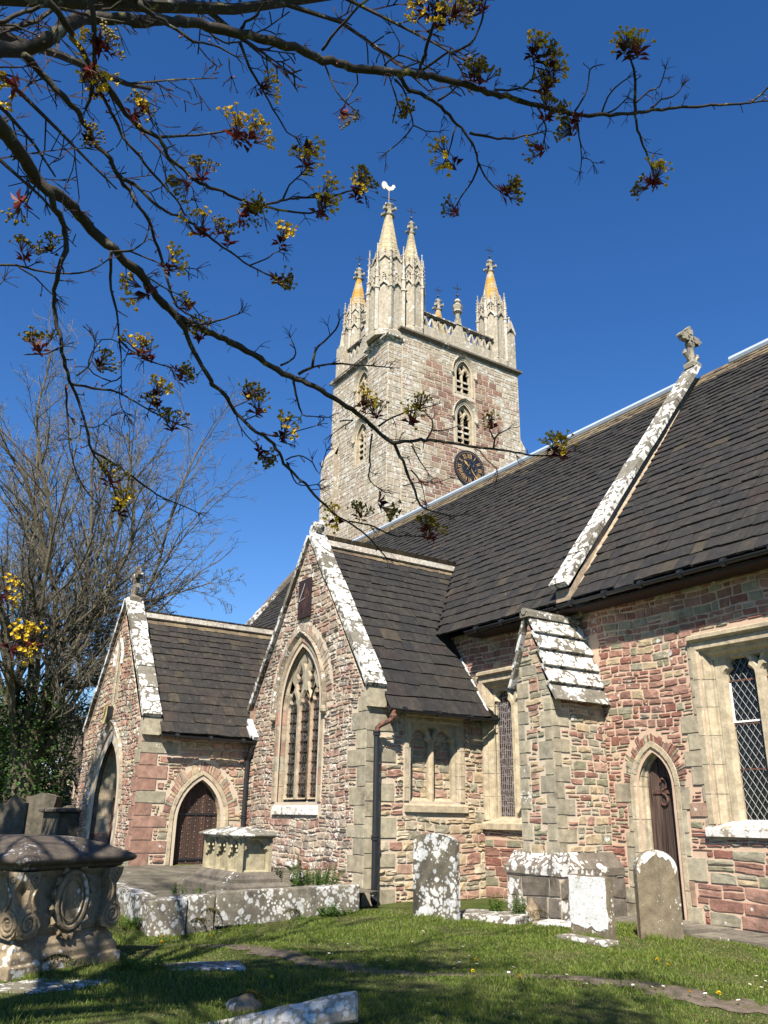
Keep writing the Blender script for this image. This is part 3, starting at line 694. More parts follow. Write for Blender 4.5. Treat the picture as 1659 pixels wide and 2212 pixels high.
mb=MB();arch_frame(mb,FP,*PA,[(.40,0),(.40,.034),(.30,.034),(.22,-.1),(.22,-.16),(.10,-.16),(.02,-.34),(-.02,-.34),(-.10,-.44),(-.10,-.7)],0,1,10,4);mb.build('surround',[M['dress_old'],M['mort_pale']],pa)
mb=MB();P2=[arch(PA[0],PA[2]-.1,PA[2],PA[3],PA[4],o,10,1) for o in (.54,.52,.40)];sweep(mb,FP,P2,[.02,.11,.03],0,list(range(0,len(P2[0]),2)))
mb.build('hood_mould',M['hoodm'],pa)
gd=empty('porch_gate');gd.parent=church;gd.location=Vector((PA[0],7.3,.3))-church.location
for sg in (-1,1):
    mb=MB()
    for i in range(4):
        a=PA[0]+sg*.02+sg*i*.225;b=a+sg*.215;FP.box(mb,min(a,b),max(a,b),.25,1.9,-.62,-.57)
    FP.box(mb,PA[0]+sg*.78,PA[0]+sg*.92,.25,2.05,-.57,-.5);FP.box(mb,PA[0]+min(sg*.02,sg*.9),PA[0]+max(sg*.02,sg*.9),1.55,1.67,-.57,-.53);FP.box(mb,PA[0]+min(sg*.02,sg*.9),PA[0]+max(sg*.02,sg*.9),.5,.62,-.57,-.53)
    mb.build('gate_leaf',M['oak_brown'],gd)
mb=MB();FP.box(mb,-24.95,-23.0,.25,3.4,-1.15,-1.1);mb.build('painted_dark',M['black'],pa)  # black sheet stands in for the shade inside the porch
w=empty('lancet_niche');w.parent=church;w.location=Vector((-24.12,6.74,4.5))-church.location
mb=MB();arch_frame(mb,FP,-24.12,4.5,5.75,.10,.3,[(.14,0),(.14,.034),(.05,.034),(0,-.06),(0,-.2)],0,1,5,4);mb.build('surround',[M['dress_old'],M['mort_pale']],w)
mb=MB();P2=[arch(-24.12,5.6,5.75,.10,.3,o,6,1) for o in (.26,.25,.14)];sweep(mb,FP,P2,[.02,.09,.03],0,[0,len(P2[0])-1]);mb.build('hood_mould',M['sill'],w)
pane(FP,archfill(-24.12,4.45,5.75,.11,.31,0,6),-.12,'white',w,'panel')
mb=MB();FP.box(mb,-24.4,-24.1,3.98,4.46,.03,.2);o=mb.build('lamp_box',M['yellow'],church)
mb=MB();EF(-24.1).box(mb,6.55,6.7,3.99,4.45,.002,.015);mb.build('side_panel',M['iron'],o)
ds=MB();arch_frame(ds,FPE,*PD,[(.20,0),(.20,.034),(.11,.034),(.09,.0),(.02,-.06),(-.0,-.06),(-.0,-.24)],0,1,8,4);ds.build('door_surround',[M['dress'],M['mort_pale']],church)
d2=plank_door(FPE,PD[0],.1,PD[2],PD[3]+.02,PD[4]+.02,-.24,'oak',church,7)
mb=MB()
for z_ in (.55,1.62):FPE.box(mb,7.9,8.98,z_,z_+.05,-.24,-.215)
mb.build('iron_strap',M['iron'],d2)
mb=MB()
for i in range(7):
    for k in range(17):
        u=PD[0]-.5+i*.167;z_=.25+k*.13+(.06 if i%2 else 0)
        if inpoly(u,z_,archfill(PD[0],.1,PD[2],.55,.92,0,8)):lathe(mb,FPE.P(u,z_,-.235),[(.019,0),(.012,.015)],5)
mb.build('stud',M['iron'],d2)['kind']='stuff'
# ---- roofs
def rows(L,e0,e1):
    out=[];v=0.0
    while v<L:
        e=e0+(e1-e0)*v/L;out.append((v,e));v+=e
    return out
# aisle: eaves y 12.42 z 5.9, ridge y 17.9 z 12.95
EY,EZ,RY,RZ=12.42,5.93,17.9,12.93;sl_=Vector((0,RY-EY,RZ-EZ));LA=sl_.length;VA=sl_/LA;NA=Vector((0,-VA.z,VA.y))
CHS=1.40;CHR=8.45;CHX=-18.42
def aint(v):
    z=EZ+VA.z*v;h=(CHR-z)/CHS
    if h<0.12: return [(-34.7,-12.42)]
    return [(-34.7,CHX-h+.1),(CHX+h-.04,-12.42)]
mb=MB();O=Vector((0,EY,EZ));rw=rows(LA-.1,.36,.165)
slates(mb,O,(1,0,0),VA,NA,rw[:-3],lambda v:.42-.18*v/LA,aint,.042,0,.016,.046)
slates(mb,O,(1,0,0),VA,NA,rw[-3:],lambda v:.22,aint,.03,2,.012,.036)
slates(mb,O,(1,0,0),VA,NA,rw[:-3],lambda v:.44-.18*v/LA,lambda v:[(-11.95,-3.0)],.042,0,.016,.046)
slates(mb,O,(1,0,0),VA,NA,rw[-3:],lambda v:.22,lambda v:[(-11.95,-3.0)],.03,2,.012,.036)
mb.add([(-34.8,EY+.05,EZ-.02),(-21.8,EY+.05,EZ-.02),(-21.8,RY,RZ),(-34.8,RY,RZ),(-15.1,EY+.05,EZ-.02),(-3,EY+.05,EZ-.02),(-3,RY,RZ),(-15.1,RY,RZ),(-34.8,23.4,EZ),(-3,23.4,EZ)],[(0,1,2,3),(4,5,6,7),(3,6,9,8)],1)
mb.add([(-21.8,RY,RZ),(-15.1,RY,RZ),(-15.1,14.0,EZ+VA.z/VA.y*(14.0-EY)),(-21.8,14.0,EZ+VA.z/VA.y*(14.0-EY))],[(0,1,2,3)],1)
ar=mb.build('aisle_roof',[M['slate'],M['black'],M['slate_t']],church)
mb=MB()
for i in range(16):
    a=-34.7+i*1.97
    if i==12: mb.build('lead_ridge',M['lead'],church);mb=MB()
    if a+1.95<-12.3 or a>-12.2: tube(mb,[(a,RY,RZ+.05),(a+1.955,RY,RZ+.05)],.11,8)
    else: tube(mb,[(a,RY,RZ+.05),(-12.45,RY,RZ+.05)],.11,8)
mb.build('lead_ridge',M['lead'],ar)
# west verge coping of the aisle
def coping(name,pts,c0,c1,axis,th,seg,mat,par,over=.0,jit=.012):
    """slabs along polyline pts (h,z) spanning c0..c1 on the other horizontal axis"""
    mb=MB();a=Vector(pts[0]);b=Vector(pts[1]);L=(b-a).length;d=(b-a)/L;nn=Vector((-d.y,d.x)) if (-d.y*0+d.x)>0 else Vector((d.y,-d.x))
    if nn.y<0:nn=-nn
    s=0
    while s<L-.05:
        l=min(seg*R.uniform(.75,1.25),L-s)
        if L-s-l<.2:l=L-s
        p=a+d*(s+.006);q=a+d*(s+l-.006);t0=th*R.uniform(.9,1.1);t1=th*R.uniform(.9,1.1);o=R.uniform(-jit,jit)
        tt=[p,q,q+nn*t1,p+nn*t0];r_=.02
        if axis=='y': vs=[(x[0],c0+o,x[1]) for x in tt]+[(x[0],c1+o,x[1]) for x in tt]
        else: vs=[(c0+o,x[0],x[1]) for x in tt]+[(c1+o,x[0],x[1]) for x in tt]
        mb.add(vs,BOXF);s+=l
    return mb.build(name,M[mat],par)
coping('gable_coping',((EY-.05,EZ+.05),(RY+.1,RZ+.2)),-34.95,-34.55,'x',.16,.9,'darkcap',church)
cp=coping('gable_coping',((12.36,6.22),(RY+.05,RZ+.32)),-12.44,-11.96,'x',.13,.85,'coping',church)
mb=MB();A=Vector((0,12.2,5.92));mb.add([(-12.42,12.7,5.6),(-11.98,12.7,5.6),(-11.98,12.45,5.95),(-12.42,12.45,5.95),(-12.42,RY,RZ-.1),(-11.98,RY,RZ-.1),(-11.98,RY,RZ+.3),(-12.42,RY,RZ+.3),(-12.42,12.45,6.2),(-11.98,12.45,6.2)],[(0,1,5,4),(2,3,8,9),(1,2,9,7,5),(0,4,6+1,8,3)],0)
mb.build('parapet_core',M['dress_old'],church)
# chapel roof (ridge runs north)
def gable_roof(cx,zr,sx,ze,y0,yfun,e0,e1,w0,mats,name,ridge_end,par,wy1):
    L=math.hypot(sx,zr-ze);out=None
    mb=MB()
    for sg in (1,-1):
        V=Vector((-sg*sx/L,0,(zr-ze)/L));N_=Vector((sg*(zr-ze)/L,0,sx/L));O=Vector((cx+sg*sx,0,ze));U=Vector((0,1,0))
        rw=rows(L-.05,e0,e1)
        it=lambda v:[(y0,yfun(ze+V.z*v))]
        slates(mb,O,U,V,N_,rw[:-2],lambda v:w0*(1-.3*v/L),it,.04,0,.014,.04);slates(mb,O,U,V,N_,rw[-2:],lambda v:w0*.62,it,.034,1,.012,.036)
        mb.add([(cx+sg*sx,y0,ze-.01),(cx+sg*sx,wy1,ze-.01),(cx,wy1,zr-.01),(cx,y0,zr-.01)],[(0,1,2,3)],2)
    o=mb.build(name,[M[mats[0]],M[mats[1]],M['black']],par)
    mb=MB();y=y0
    while y<ridge_end-.1:
        y1=min(y+R.uniform(.5,.8),ridge_end)
        for sg in (1,-1):
            d=Vector((sg*sx/L,0,-(zr-ze)/L));n_=Vector((sg*(zr-ze)/L,0,sx/L));obox(mb,Vector((cx,y+.005,zr+.07)),d*.26,(0,y1-y-.01,0),n_*.055)
        y=y1
    mb.build('ridge_tile',M['ridge'],o)
    return o
def ymeet(z): return 12.88 if z<5.75 else EY+(z-EZ)*(RY-EY)/(RZ-EZ)+.12
cr=gable_roof(-18.42,8.42,3.28,8.42-3.28*CHS,10.08,ymeet,.40,.22,.5,('slate','slate_t'),'chapel_roof',14.5,church,14.3)
pr=gable_roof(-24.05,7.12,3.06,3.56,7.12,lambda z:9.69 if z<4.03 else 12.6 if z<6 else 13.2,.38,.22,.46,('slate_p','slate_t'),'porch_roof',13.3,church,13.2)
for (cx,ax,az,fx,fz,y0,y1,th) in ((-18.42,0,8.50,3.02,4.30,9.62,10.1,.13),(-24.05,0,7.48,2.82,3.92,6.66,7.14,.13)):
    for sg in (1,-1): coping('gable_coping',((cx+sg*fx,fz),(cx,az)) if sg<0 else ((cx,az),(cx+fx,fz)),y0,y1,'y',th,.78,'coping',church)
    mb=MB()
    for sg in (1,-1):
        x=cx+sg*(fx-.12);obox(mb,(x-.2*sg,y0+.06,fz-.42),(.34*sg,0,0),(0,y1-y0-.02,0),(0,0,.42))
        mb.add([(cx+sg*.1,y0+.1,az-.25),(x,y0+.1,fz-.1),(x,y1-.02,fz-.1),(cx+sg*.1,y1-.02,az-.25),(cx,y0+.1,az-.02),(x,y0+.1,fz+.05),(x,y1-.02,fz+.05),(cx,y1-.02,az-.02)],BOXF)
    mb.build('kneeler',M['quoin_grey'],church)
# lead flashings
mb=MB();obox(mb,(-21.35,9.55,4.0),(.5,0,-.5),(0,.16,0),(.06,0,.08));mb.build('lead_flashing',M['leadwhite'],church);mb=MB();obox(mb,(-20.95,9.5,3.55),(-.35,0,.3),(0,.17,0),(.05,0,.07));mb.build('lead_flashing',M['leadwhite'],church);mb=MB()
tube(mb,[(-15.25,12.86,4.0),(-15.7,12.86,4.62),(-16.2,12.86,5.35)],.035,5)
mb.build('lead_flashing',M['leadwhite'],church)
# gutters and pipes
def gutter(p,q,r=.06,par=None,br=.9):
    mb=MB();p=Vector(p);q=Vector(q);d=(q-p).normalized();s=d.cross(Vector((0,0,1)));n=8
    prof=[(math.cos(a)*r,-math.sin(a)*r) for a in [math.pi*i/n for i in range(n+1)]]+[(-r*.8,0)]+[(math.cos(a)*-r*.8,-math.sin(a)*r*.8) for a in [math.pi*i/n for i in range(1,n+1)]]
    vs=[]
    for e in (p,q):
        for a,b in prof:
            w=e+s*a;vs.append((w.x,w.y,w.z+b))
    k=len(prof);mb.add(vs,[(i,(i+1)%k,k+(i+1)%k,k+i) for i in range(k)]+[tuple(range(k)),tuple(range(2*k-1,k-1,-1))])
    L=(q-p).length;t=.4
    while t<L:
        c=p+d*t;tube(mb,[c-d*.04-Vector((0,0,.012)),c+d*.04-Vector((0,0,.012))],r*1.2,8);t+=br
    return mb.build('gutter',M['iron'],par)
gutter((-15.35,12.34,5.82),(-12.35,12.34,5.84),.062,church);gutter((-12.3,12.36,5.86),(-3.1,12.36,5.86),.066,church)
gutter((-15.08,10.02,3.84),(-15.08,12.95,3.8),.062,church);gutter((-20.93,7.1,3.5),(-20.93,9.66,3.47),.055,church)
def fascia(a,b,z0,z1,par):
    pass
for q_ in ((-15.38,-3.2,12.42,12.9,5.72,5.76),(-15.5,-15.16,10.1,12.9,3.86,3.9),(-21.35,-21.02,7.14,9.7,3.5,3.53)):
    mb=MB();box(mb,*q_);mb.build('eaves_board',M['oak'],church)
def pipe(pts,r,colls,par):
    mb=MB();tube(mb,pts,r,10)
    for c in colls: lathe(mb,c,[(r*1.02,-.05),(r*1.35,-.045),(r*1.35,-.01),(r*1.1,0),(r*1.35,.01),(r*1.35,.045),(r*1.02,.05)],10)
    return mb.build('downpipe',M['iron'],par)
p2=pipe([(-15.32,9.86,3.36),(-15.32,9.86,.22),(-15.3,9.83,.14),(-15.2,9.8,.05)],.062,[(-15.32,9.86,3.32),(-15.32,9.86,1.25),(-15.32,9.86,.24)],church)
mb=MB();tube(mb,[(-15.08,10.12,3.8),(-15.08,10.12,3.66),(-15.1,10.09,3.6),(-15.25,9.93,3.5),(-15.31,9.87,3.44),(-15.32,9.86,3.34)],.056,9);lathe(mb,(-15.08,10.12,3.68),[(.07,-.06),(.085,0),(.06,.05)],9);mb.build('swan_neck',M['rust'],p2)
pipe([(-21.0,9.58,3.42),(-21.05,9.6,3.2),(-21.22,9.6,3.0),(-21.24,9.6,.25)],.062,[(-21.24,9.6,3.0),(-21.24,9.6,1.6)],church)
# crosses and stumps on gables
def lobed(mb,c,ax,r,th,nl=4,rot=0.0):
    """flat lobed disc; ax = horizontal direction of its plane"""
    c=Vector(c);ax=Vector(ax).normalized();nn=ax.cross(Vector((0,0,1)))
    for k in range(nl):
        a=rot+2*math.pi*k/nl;q=c+ax*(math.cos(a)*r)+Vector((0,0,math.sin(a)*r));tube(mb,[q-nn*th/2,q+nn*th/2],r*.62,8)
    tube(mb,[c-nn*th/2,c+nn*th/2],r*.72,8)
def cross(c,h,ax,mat,par,full=True):
    mb=MB();x,y,z=c
    lathe(mb,(x,y,z),[(.22,0),(.24,.12),(.15,.2),(.1,.34)],4,rot=math.pi/4)
    axv=Vector(ax)
    for s in (-1,1):
        p=Vector((x,y,z+.18));tube(mb,[p+axv*s*.05,p+axv*s*.16+Vector((0,0,.12)),p+axv*s*.27+Vector((0,0,.22)),p+axv*s*.24+Vector((0,0,.32))],[.05,.055,.07,.05],6)
    if full:
        tube(mb,[(x,y,z+.3),(x,y,z+h*.55)],[.1,.085],7);lobed(mb,(x,y,z+h*.74),ax,h*.15,.16)
        for s in (-1,1):
            p=Vector((x,y,z+h*.74))+axv*s*h*.26;lobed(mb,p,ax,h*.06,.15)
        lobed(mb,(x,y,z+h*.95),ax,h*.06,.15)
    else: lobed(mb,(x,y,z+.3),ax,.15,.2)
    return mb.build('gable_cross',M[mat],par)
cross((-24.0,6.9,7.45),1.05,(1,0,0),'darkcap',church);cross((-18.42,9.86,8.42),.3,(1,0,0),'coping',church,False);cross((-12.2,17.9,13.28),1.25,(0,1,0),'finial',church)
# ------------------------------------------------------------------ tower
TE,TS,TN,TW=-30.0,20.4,28.1,-36.9
FTE=EF(TE);FTS=SF(TS);CY=24.3
def twin(F,uc,z0,z1,hw,mat,louv,name='belfry_window'):
    """two-light louvred belfry window with a hood"""
    w=empty(name);w.parent=church;w.location=Vector(F.P(uc,z0,0))-church.location
    zs=z1-.72;ri=.72
    mb=MB();arch_frame(mb,F,uc,z0,zs,hw,ri,[(.14,0),(.14,.03),(.08,.03),(.02,-.06),(0,-.06),(0,-.26)],0,1,7,4);mb.build('surround',[M['dress'],M['mort_tower']],w)
    mb=MB();P2=[arch(uc,zs-.12,zs,hw,ri,o,8,1) for o in (.32,.30,.16)];sweep(mb,F,P2,[.02,.15,.03],0,[0,len(P2[0])-1])
    for sg in (-1,1):lathe(mb,F.P(uc+sg*(hw+.29),zs-.16,.07),[(.03,-.08),(.09,0),(.07,.08)],6)
    mb.build('hood_mould',M['tower_w'],w)
    mb=MB();lw=(hw-.05)/2
    H=[cusped(uc+s*(lw+.03),z0+.05,zs-.12,lw-.03,.36,.3) for s in (-1,1)]+[[(uc,zs+.2),(uc+.13,zs+.38),(uc,zs+.56),(uc-.13,zs+.38)]]
    plate(mb,F,archfill(uc,z0,zs,hw-.01,ri-.01,0,8),H,-.12,-.26,.035);mb.build('tracery',M['dress'],w)
    mb=MB();n=int((zs-z0)/.33)
    for i in range(n):
        z=z0+.24+i*.33
        vs=[F.P(uc-hw+.06,z-.13,-.13),F.P(uc+hw-.06,z-.13,-.13),F.P(uc+hw-.06,z-.02,-.13),F.P(uc-hw+.06,z-.02,-.13),F.P(uc-hw+.06,z+.05,-.42),F.P(uc+hw-.06,z+.05,-.42),F.P(uc+hw-.06,z+.13,-.42),F.P(uc-hw+.06,z+.13,-.42)]
        mb.add(vs,BOXF)
    mb.build('louvre',M['tower_w'],w)
    pane(F,archfill(uc,z0,zs,hw+.05,ri+.05,0,8),-.5,'black',w,'painted_dark')
VE=[archfill(CY,22.2,23.45,.48,.75,0,7),archfill(CY,19.3,20.9,.48,.75,0,7)];XE=[archfill(CY,22.1,23.45,.48,.75,.22,7),archfill(CY,19.2,20.9,.48,.75,.22,7)]
UW=-33.65
VS=[archfill(UW,22.0,23.25,.48,.75,0,7),archfill(UW,18.75,20.2,.48,.75,0,7),archfill(UW,15.6,16.2,.25,.45,0,5)];XS=[archfill(UW,21.9,23.25,.48,.75,.22,7),archfill(UW,18.65,20.2,.48,.75,.22,7),archfill(UW,15.5,16.2,.25,.45,.15,5)]
mb=MB()
def pe(u,z,w,h):
    e=min(u-TS,TN-u)+R.uniform(-.5,.5)
    return 2 if e<1.5 or (z>23.6+R.uniform(-.3,.3)) or R.random()<.12 else 1
rubble(mb,FTE,rect(TS,TN,11.0,24.75),VE,(.2,.36),(.28,.62),.014,1,excl=XE,rough=.3,pick=pe,gap=.03,jit=.007,wave=.004)
rubble(mb,FTS,rect(TW,-31.95,8.0,24.6),VS,(.2,.36),(.28,.6),.014,2,excl=XS,rough=.3,gap=.026,jit=.007,wave=.004)
rubble(mb,FTS,rect(-31.95,TE,8,24.7),[],(.2,.36),(.28,.6),.014,2,rough=.3,gap=.026,jit=.007)
rubble(mb,SF(19.62),rect(-31.95,-30.06,8,24.05),[],(.22,.36),(.3,.62),.014,2,rough=.25,gap=.026,jit=.006,wave=.004)
rubble(mb,EF(-30.06),rect(19.62,20.4,8,24.05),[],(.22,.36),(.3,.5),.014,2,rough=.25,gap=.026,jit=.006,wave=.004)
FW=Fr((-31.95,0,0),(0,-1,0),(-1,0,0));rubble(mb,FW,rect(-20.4,-19.62,8,24.05),[],(.22,.36),(.3,.5),.014,2,rough=.25)
# set-offs on the far corners
rubble(mb,EF(TE+.0),rect(TN,TN+.32,11,20.2),[],(.22,.36),(.3,.5),.014,2);mb.add([(TE,TN,20.2),(TE,TN+.34,20.2),(TE,TN,20.75),(TW,TN,20.2),(TW,TN+.34,20.2),(TW,TN,20.75)],[(0,1,2),(1,4,5,2),(0,3,4,1)],2)
rubble(mb,SF(TS-.28),rect(TW-.5,TW+.9,8,20.0),[],(.22,.36),(.3,.5),.014,2);box(mb,TW-.5,TW+.9,TS-.27,TS+.6,8,20.0,2)
mb.add([(TW-.5,TS-.28,20.0),(TW+.9,TS-.28,20.0),(TW+.9,TS,20.6),(TW-.02,TS,20.6),(TW-.02,TS+.6,20.6),(TW-.5,TS+.6,20.0)],[(0,1,2,3),(0,3,4,5)],2)
box(mb,TW,TW+.05,TS+.05,TN,0,24.7,0);box(mb,TW,TE-.06,TN-.05,TN,0,24.7,0);box(mb,TW+.05,TE-.1,TS+.1,TN-.1,24.5,24.7,0);box(mb,TW+.06,TE-.06,TS+.06,TN-.06,0,11,0)
mb.build('tower_wall',[M['mort_tower'],M['tower_r'],M['tower_g']],church)
twin(FTE,CY,22.2,24.2,.48,'dress',1);twin(FTE,CY,19.3,21.65,.48,'dress',1);twin(FTS,UW,22.0,24.0,.48,'dress',1);twin(FTS,UW,18.75,20.95,.48,'dress',1)
mb=MB();arch_frame(mb,FTS,UW,15.6,16.2,.25,.45,[(.15,0),(.15,.03),(.0,-.05),(0,-.3)],0,1,5,2);o=mb.build('slit_window',[M['dress'],M['mort_tower']],church);pane(FTS,archfill(UW,15.6,16.2,.27,.47,0,5),-.25,'black',o,'painted_dark')
# cornice
mb=MB()
def corn(pts,z,prof,m=0):
    """mitred moulding along open plan polyline pts"""
    n=len(pts);nr=[]
    for i in range(n):
        d=[]
        if i>0:e=Vector(pts[i])-Vector(pts[i-1]);d.append(Vector((e.y,-e.x)).normalized())
        if i<n-1:e=Vector(pts[i+1])-Vector(pts[i]);d.append(Vector((e.y,-e.x)).normalized())
        v=d[0] if len(d)==1 else (d[0]+d[1])/(1+d[0].dot(d[1]));nr.append(v)
    vs=[]
    for o,dz in prof:
        for p,v in zip(pts,nr): vs.append((p[0]+v.x*o,p[1]+v.y*o,z+dz))
    mb.add(vs,[(a*n+i,a*n+i+1,(a+1)*n+i+1,(a+1)*n+i) for a in range(len(prof)-1) for i in range(n-1)],m)
CP=[(0,-.05),(.05,0),(.09,.05),(.2,.1),(.2,.2),(.12,.24),(-.1,.34)]
corn([(-31.95,TS),(TW,TS)][::-1],24.55,CP);corn([(-31.95,19.62+.8),(-31.95,19.62),(-30.06,19.62),(-30.06,TS-.02)],24.0,CP)
corn([(TE-.9,TS),(TE,TS),(TE,TN),(TW,TN),(TW,TS),(-31.95,TS)],24.6,CP)
mb.build('cornice',M['darkcap'],church)
# parapets
def parapet(F,ua,ub,z0,flip=1):
    p=empty('parapet');p.parent=church;p.location=Vector(F.P((ua+ub)/2,z0,-.2))-church.location
    mb=MB();F.box(mb,ua,ub,z0,z0+.62,-.32,-.06);mb.build('parapet_wall',M['tower_w'],p)
    mb=MB();F.box(mb,ua,ub,z0+1.28,z0+1.36,-.30,-.08);F.box(mb,ua,ub,z0+1.36,z0+1.44,-.36,-.02);mb.build('parapet_rail',M['darkcap'],p)
    uc=(ua+ub)/2;n=max(2,int(round((ub-ua)/2/.5)))
    for (a,b) in ((ua,uc-.25),(uc+.25,ub)):
        L=(b-a)/n;mb=MB()
        for i in range(n):
            l=a+i*L
            for (s,e) in ((l,l+L/2),(l+L,l+L/2)):
                vs=[];w=.05
                for (u,z) in ((s-w,z0+.62),(s+w,z0+.62),(e+w*.7,z0+1.28),(e-w*.7,z0+1.28)): vs.append((u,z))
                solid_poly(mb,F,vs,-.12,-.26)
        mb.build('parapet_tracery',M['tower_w'],p)
    mb=MB();O=[]
    for i in range(9):
        t=i/8;O.append((uc-(.75*(1-t)**1.8+.10),z0+.02+1.85*t))
    solid_poly(mb,F,O+[(2*uc-u,z) for u,z in O[::-1]],-.02,-.3)
    c=F.P(uc,z0+1.85,-.16);lathe(mb,c,[(.12,0),(.14,.3),(.2,.36),(.27,.42),(.22,.52),(.27,.68),(.3,.8),(.17,.9),(.13,.98),(.2,1.06),(.14,1.2),(.05,1.28)],8)
    mb.build('parapet_finial',M['tower_w'],p)
    mb=MB();ironcross(mb,(c[0],c[1],c[2]+1.25),1.0);mb.build('iron_cross',M['iron'],p)
def ironcross(mb,c,h,ax=(.35,.94,0)):
    x,y,z=c;a=Vector(ax)
    tube(mb,[(x,y,z),(x,y,z+h)],.022,5);lathe(mb,(x,y,z+h*.28),[(.02,-.1),(.07,-.05),(.07,.03),(.02,.1)],6)
    p=Vector((x,y,z+h*.7));tube(mb,[p-a*.24+Vector((0,0,.02)),p+a*.24-Vector((0,0,.02))],.026,5)
    lathe(mb,(x,y,z+h*.9),[(.01,-.04),(.035,0),(.01,.05)],5)
parapet(FTE,21.7,26.5,24.94);parapet(FTS,-35.6,-31.9,24.9);parapet(Fr((TW,0,0),(0,-1,0),(-1,0,0)),-26.6,-22,24.94);parapet(Fr((0,TN,0),(-1,0,0),(0,1,0)),31.2,35.8,24.94)
# pinnacles
def pinnacle(c,r,z0,zsh,zsp,ztop,rsp,mats,mini=True,name='pinnacle',wcock=False,skirt=None):
    p=empty(name);p.parent=church;p.location=Vector((c[0],c[1],z0))-church.location;x,y=c
    k8=math.pi/8;mb=MB()
    lathe(mb,(x,y,0),[(r*1.12,z0),(r*1.12,z0+.25),(r*1.0,z0+.4),(r,zsh-.05),(r*.92,zsh+.25),(r*.8,zsp-.1),(rsp,zsp)],8,rot=k8)
    H=zsh-z0
    if skirt: box(mb,*skirt)
    for i in range(8):
        a=i*math.pi/4;n=Vector((math.cos(a),math.sin(a),0));u=Vector((-n.y,n.x,0));F=Fr((x+n.x*r*.924,y+n.y*r*.924,0),u,n);h2=r*.40
        # gablet hood over each face
        for sg in (-1,1):
            solid_poly(mb,F,[(sg*h2,zsh-.32),(sg*h2,zsh-.2),(0,zsh+.22),(0,zsh+.06)],.1,-.02)
        tube(mb,[F.P(0,zsh+.1,.03),F.P(0,zsh+.72,-.04)],[.05,.03],5);
        for q in range(4): lathe(mb,F.P((-1)**q*.05,zsh+.3+.13*q,.0),[(.02,-.05),(.06,0),(.02,.05)],5)
        # corner shaft with crocketed mini pinnacle
        a2=a+k8;q=Vector((x+math.cos(a2)*r*1.03,y+math.sin(a2)*r*1.03,0));s=r*.13
        lathe(mb,(q.x,q.y,0),[(s,z0+.3),(s,zsh-.3),(s*1.5,zsh-.27),(s*1.5,zsh-.18),(s*1.02,zsh-.15),(s*.95,zsh+.35),(s*1.35,zsh+.4),(s*.75,zsh+.5),(s*.25,zsp+.2),(s*.5,zsp+.25),(s*.1,zsp+.32)],4,rot=a2)
        for e in range(5):
            zz=zsh+.42+(zsp-zsh-.3)*e/5;rr=s*(1.15-.14*e)
            for f in range(4):
                w=a2+f*math.pi/2;lathe(mb,(q.x+math.cos(w)*rr,q.y+math.sin(w)*rr,zz),[(.01,-.035),(s*.38,.01),(.01,.045)],4)
        # flying crocket ribs between mini pinnacles and spirelet
        g=Vector((x+math.cos(a2)*rsp*.95,y+math.sin(a2)*rsp*.95,zsp+.25));tube(mb,[(q.x,q.y,zsh+.35),(g.x,g.y,g.z)],[s*.7,s*.4],4)
        # upper gablet
        F2=Fr((x+n.x*r*.78,y+n.y*r*.78,0),u,n);zz=zsp-.45
        for sg in (-1,1): solid_poly(mb,F2,[(sg*h2*.8,zz-.25),(sg*h2*.8,zz-.15),(0,zz+.2),(0,zz+.06)],.08,-.1)
        for q2 in range(3):lathe(mb,F2.P(0,zz+.22+.13*q2,-.02),[(.02,-.05),(.06,0),(.02,.05)],5)
    mb.build('pinnacle_shaft',M[mats[0]],p)
    mb=MB();hh=(ztop-zsp);nb=9;f=.27
    for i in range(nb):
        a,b=i/nb,(i+1)/nb;ra=rsp*(1-a*(1-f));rb=rsp*(1-b*(1-f))
        lathe(mb,(x,y,0),[(ra+.006,zsp+hh*a+.008),(rb+.006,zsp+hh*b-.004)],8,rot=k8)
    lathe(mb,(x,y,0),[(rsp*.99,zsp),(rsp*f*.97,ztop)],8,rot=k8,m=1)
    mb.build('spirelet',[M[mats[1]],M['mort_tower']],p)
    mb=MB();rf=rsp*f;lathe(mb,(x,y,ztop),[(rf*1.25,-.05),(rf*1.5,.02),(rf*1.3,.1),(rf*1.1,.3),(rf*1.2,.5),(rf*1.5,.62),(rf*.9,.75),(rf*.4,.85)],8)
    for i in range(4):
        a=i*math.pi/2+.4;d=Vector((math.cos(a),math.sin(a),0));q=Vector((x,y,ztop+.2));tube(mb,[q,q+d*rf*1.7+Vector((0,0,.08)),q+d*rf*2.6+Vector((0,0,.02)),q+d*rf*2.5+Vector((0,0,.16))],[rf*.5,rf*.5,rf*.55,rf*.3],6)
        tube(mb,[q+Vector((0,0,.4)),q+d*rf*1.6+Vector((0,0,.45))],[rf*.4,rf*.35],5)
    mb.build('finial',M['finial'],p)
    mb=MB()
    if not wcock: ironcross(mb,(x,y,ztop+.8),1.0);mb.build('iron_cross',M['iron'],p)
    else:
        tube(mb,[(x,y,ztop+.8),(x,y,ztop+1.75)],.034,6);a=Vector((.3,.95,0));q=Vector((x,y,ztop+1.15));tube(mb,[q-a*.42+Vector((0,0,.04)),q+a*.42-Vector((0,0,.04))],.03,5)
        mb.build('weathervane_rod',M['iron'],p)
        mb=MB();F=Fr((x,y,ztop+1.72),(.15,.989,0),(.989,-.15,0))
        CK=[(u*.85,z*.95) for u,z in [(-.03,-.06),(.03,-.06),(.05,.0),(.2,.05),(.31,.15),(.36,.28),(.44,.30),(.39,.36),(.41,.44),(.35,.42),(.32,.49),(.28,.43),(.23,.44),(.2,.33),(.1,.24),(-.02,.22),(-.12,.28),(-.2,.42),(-.33,.5),(-.46,.45),(-.52,.30),(-.5,.12),(-.42,-.02),(-.3,-.04),(-.36,.06),(-.3,.1),(-.18,.02)]]
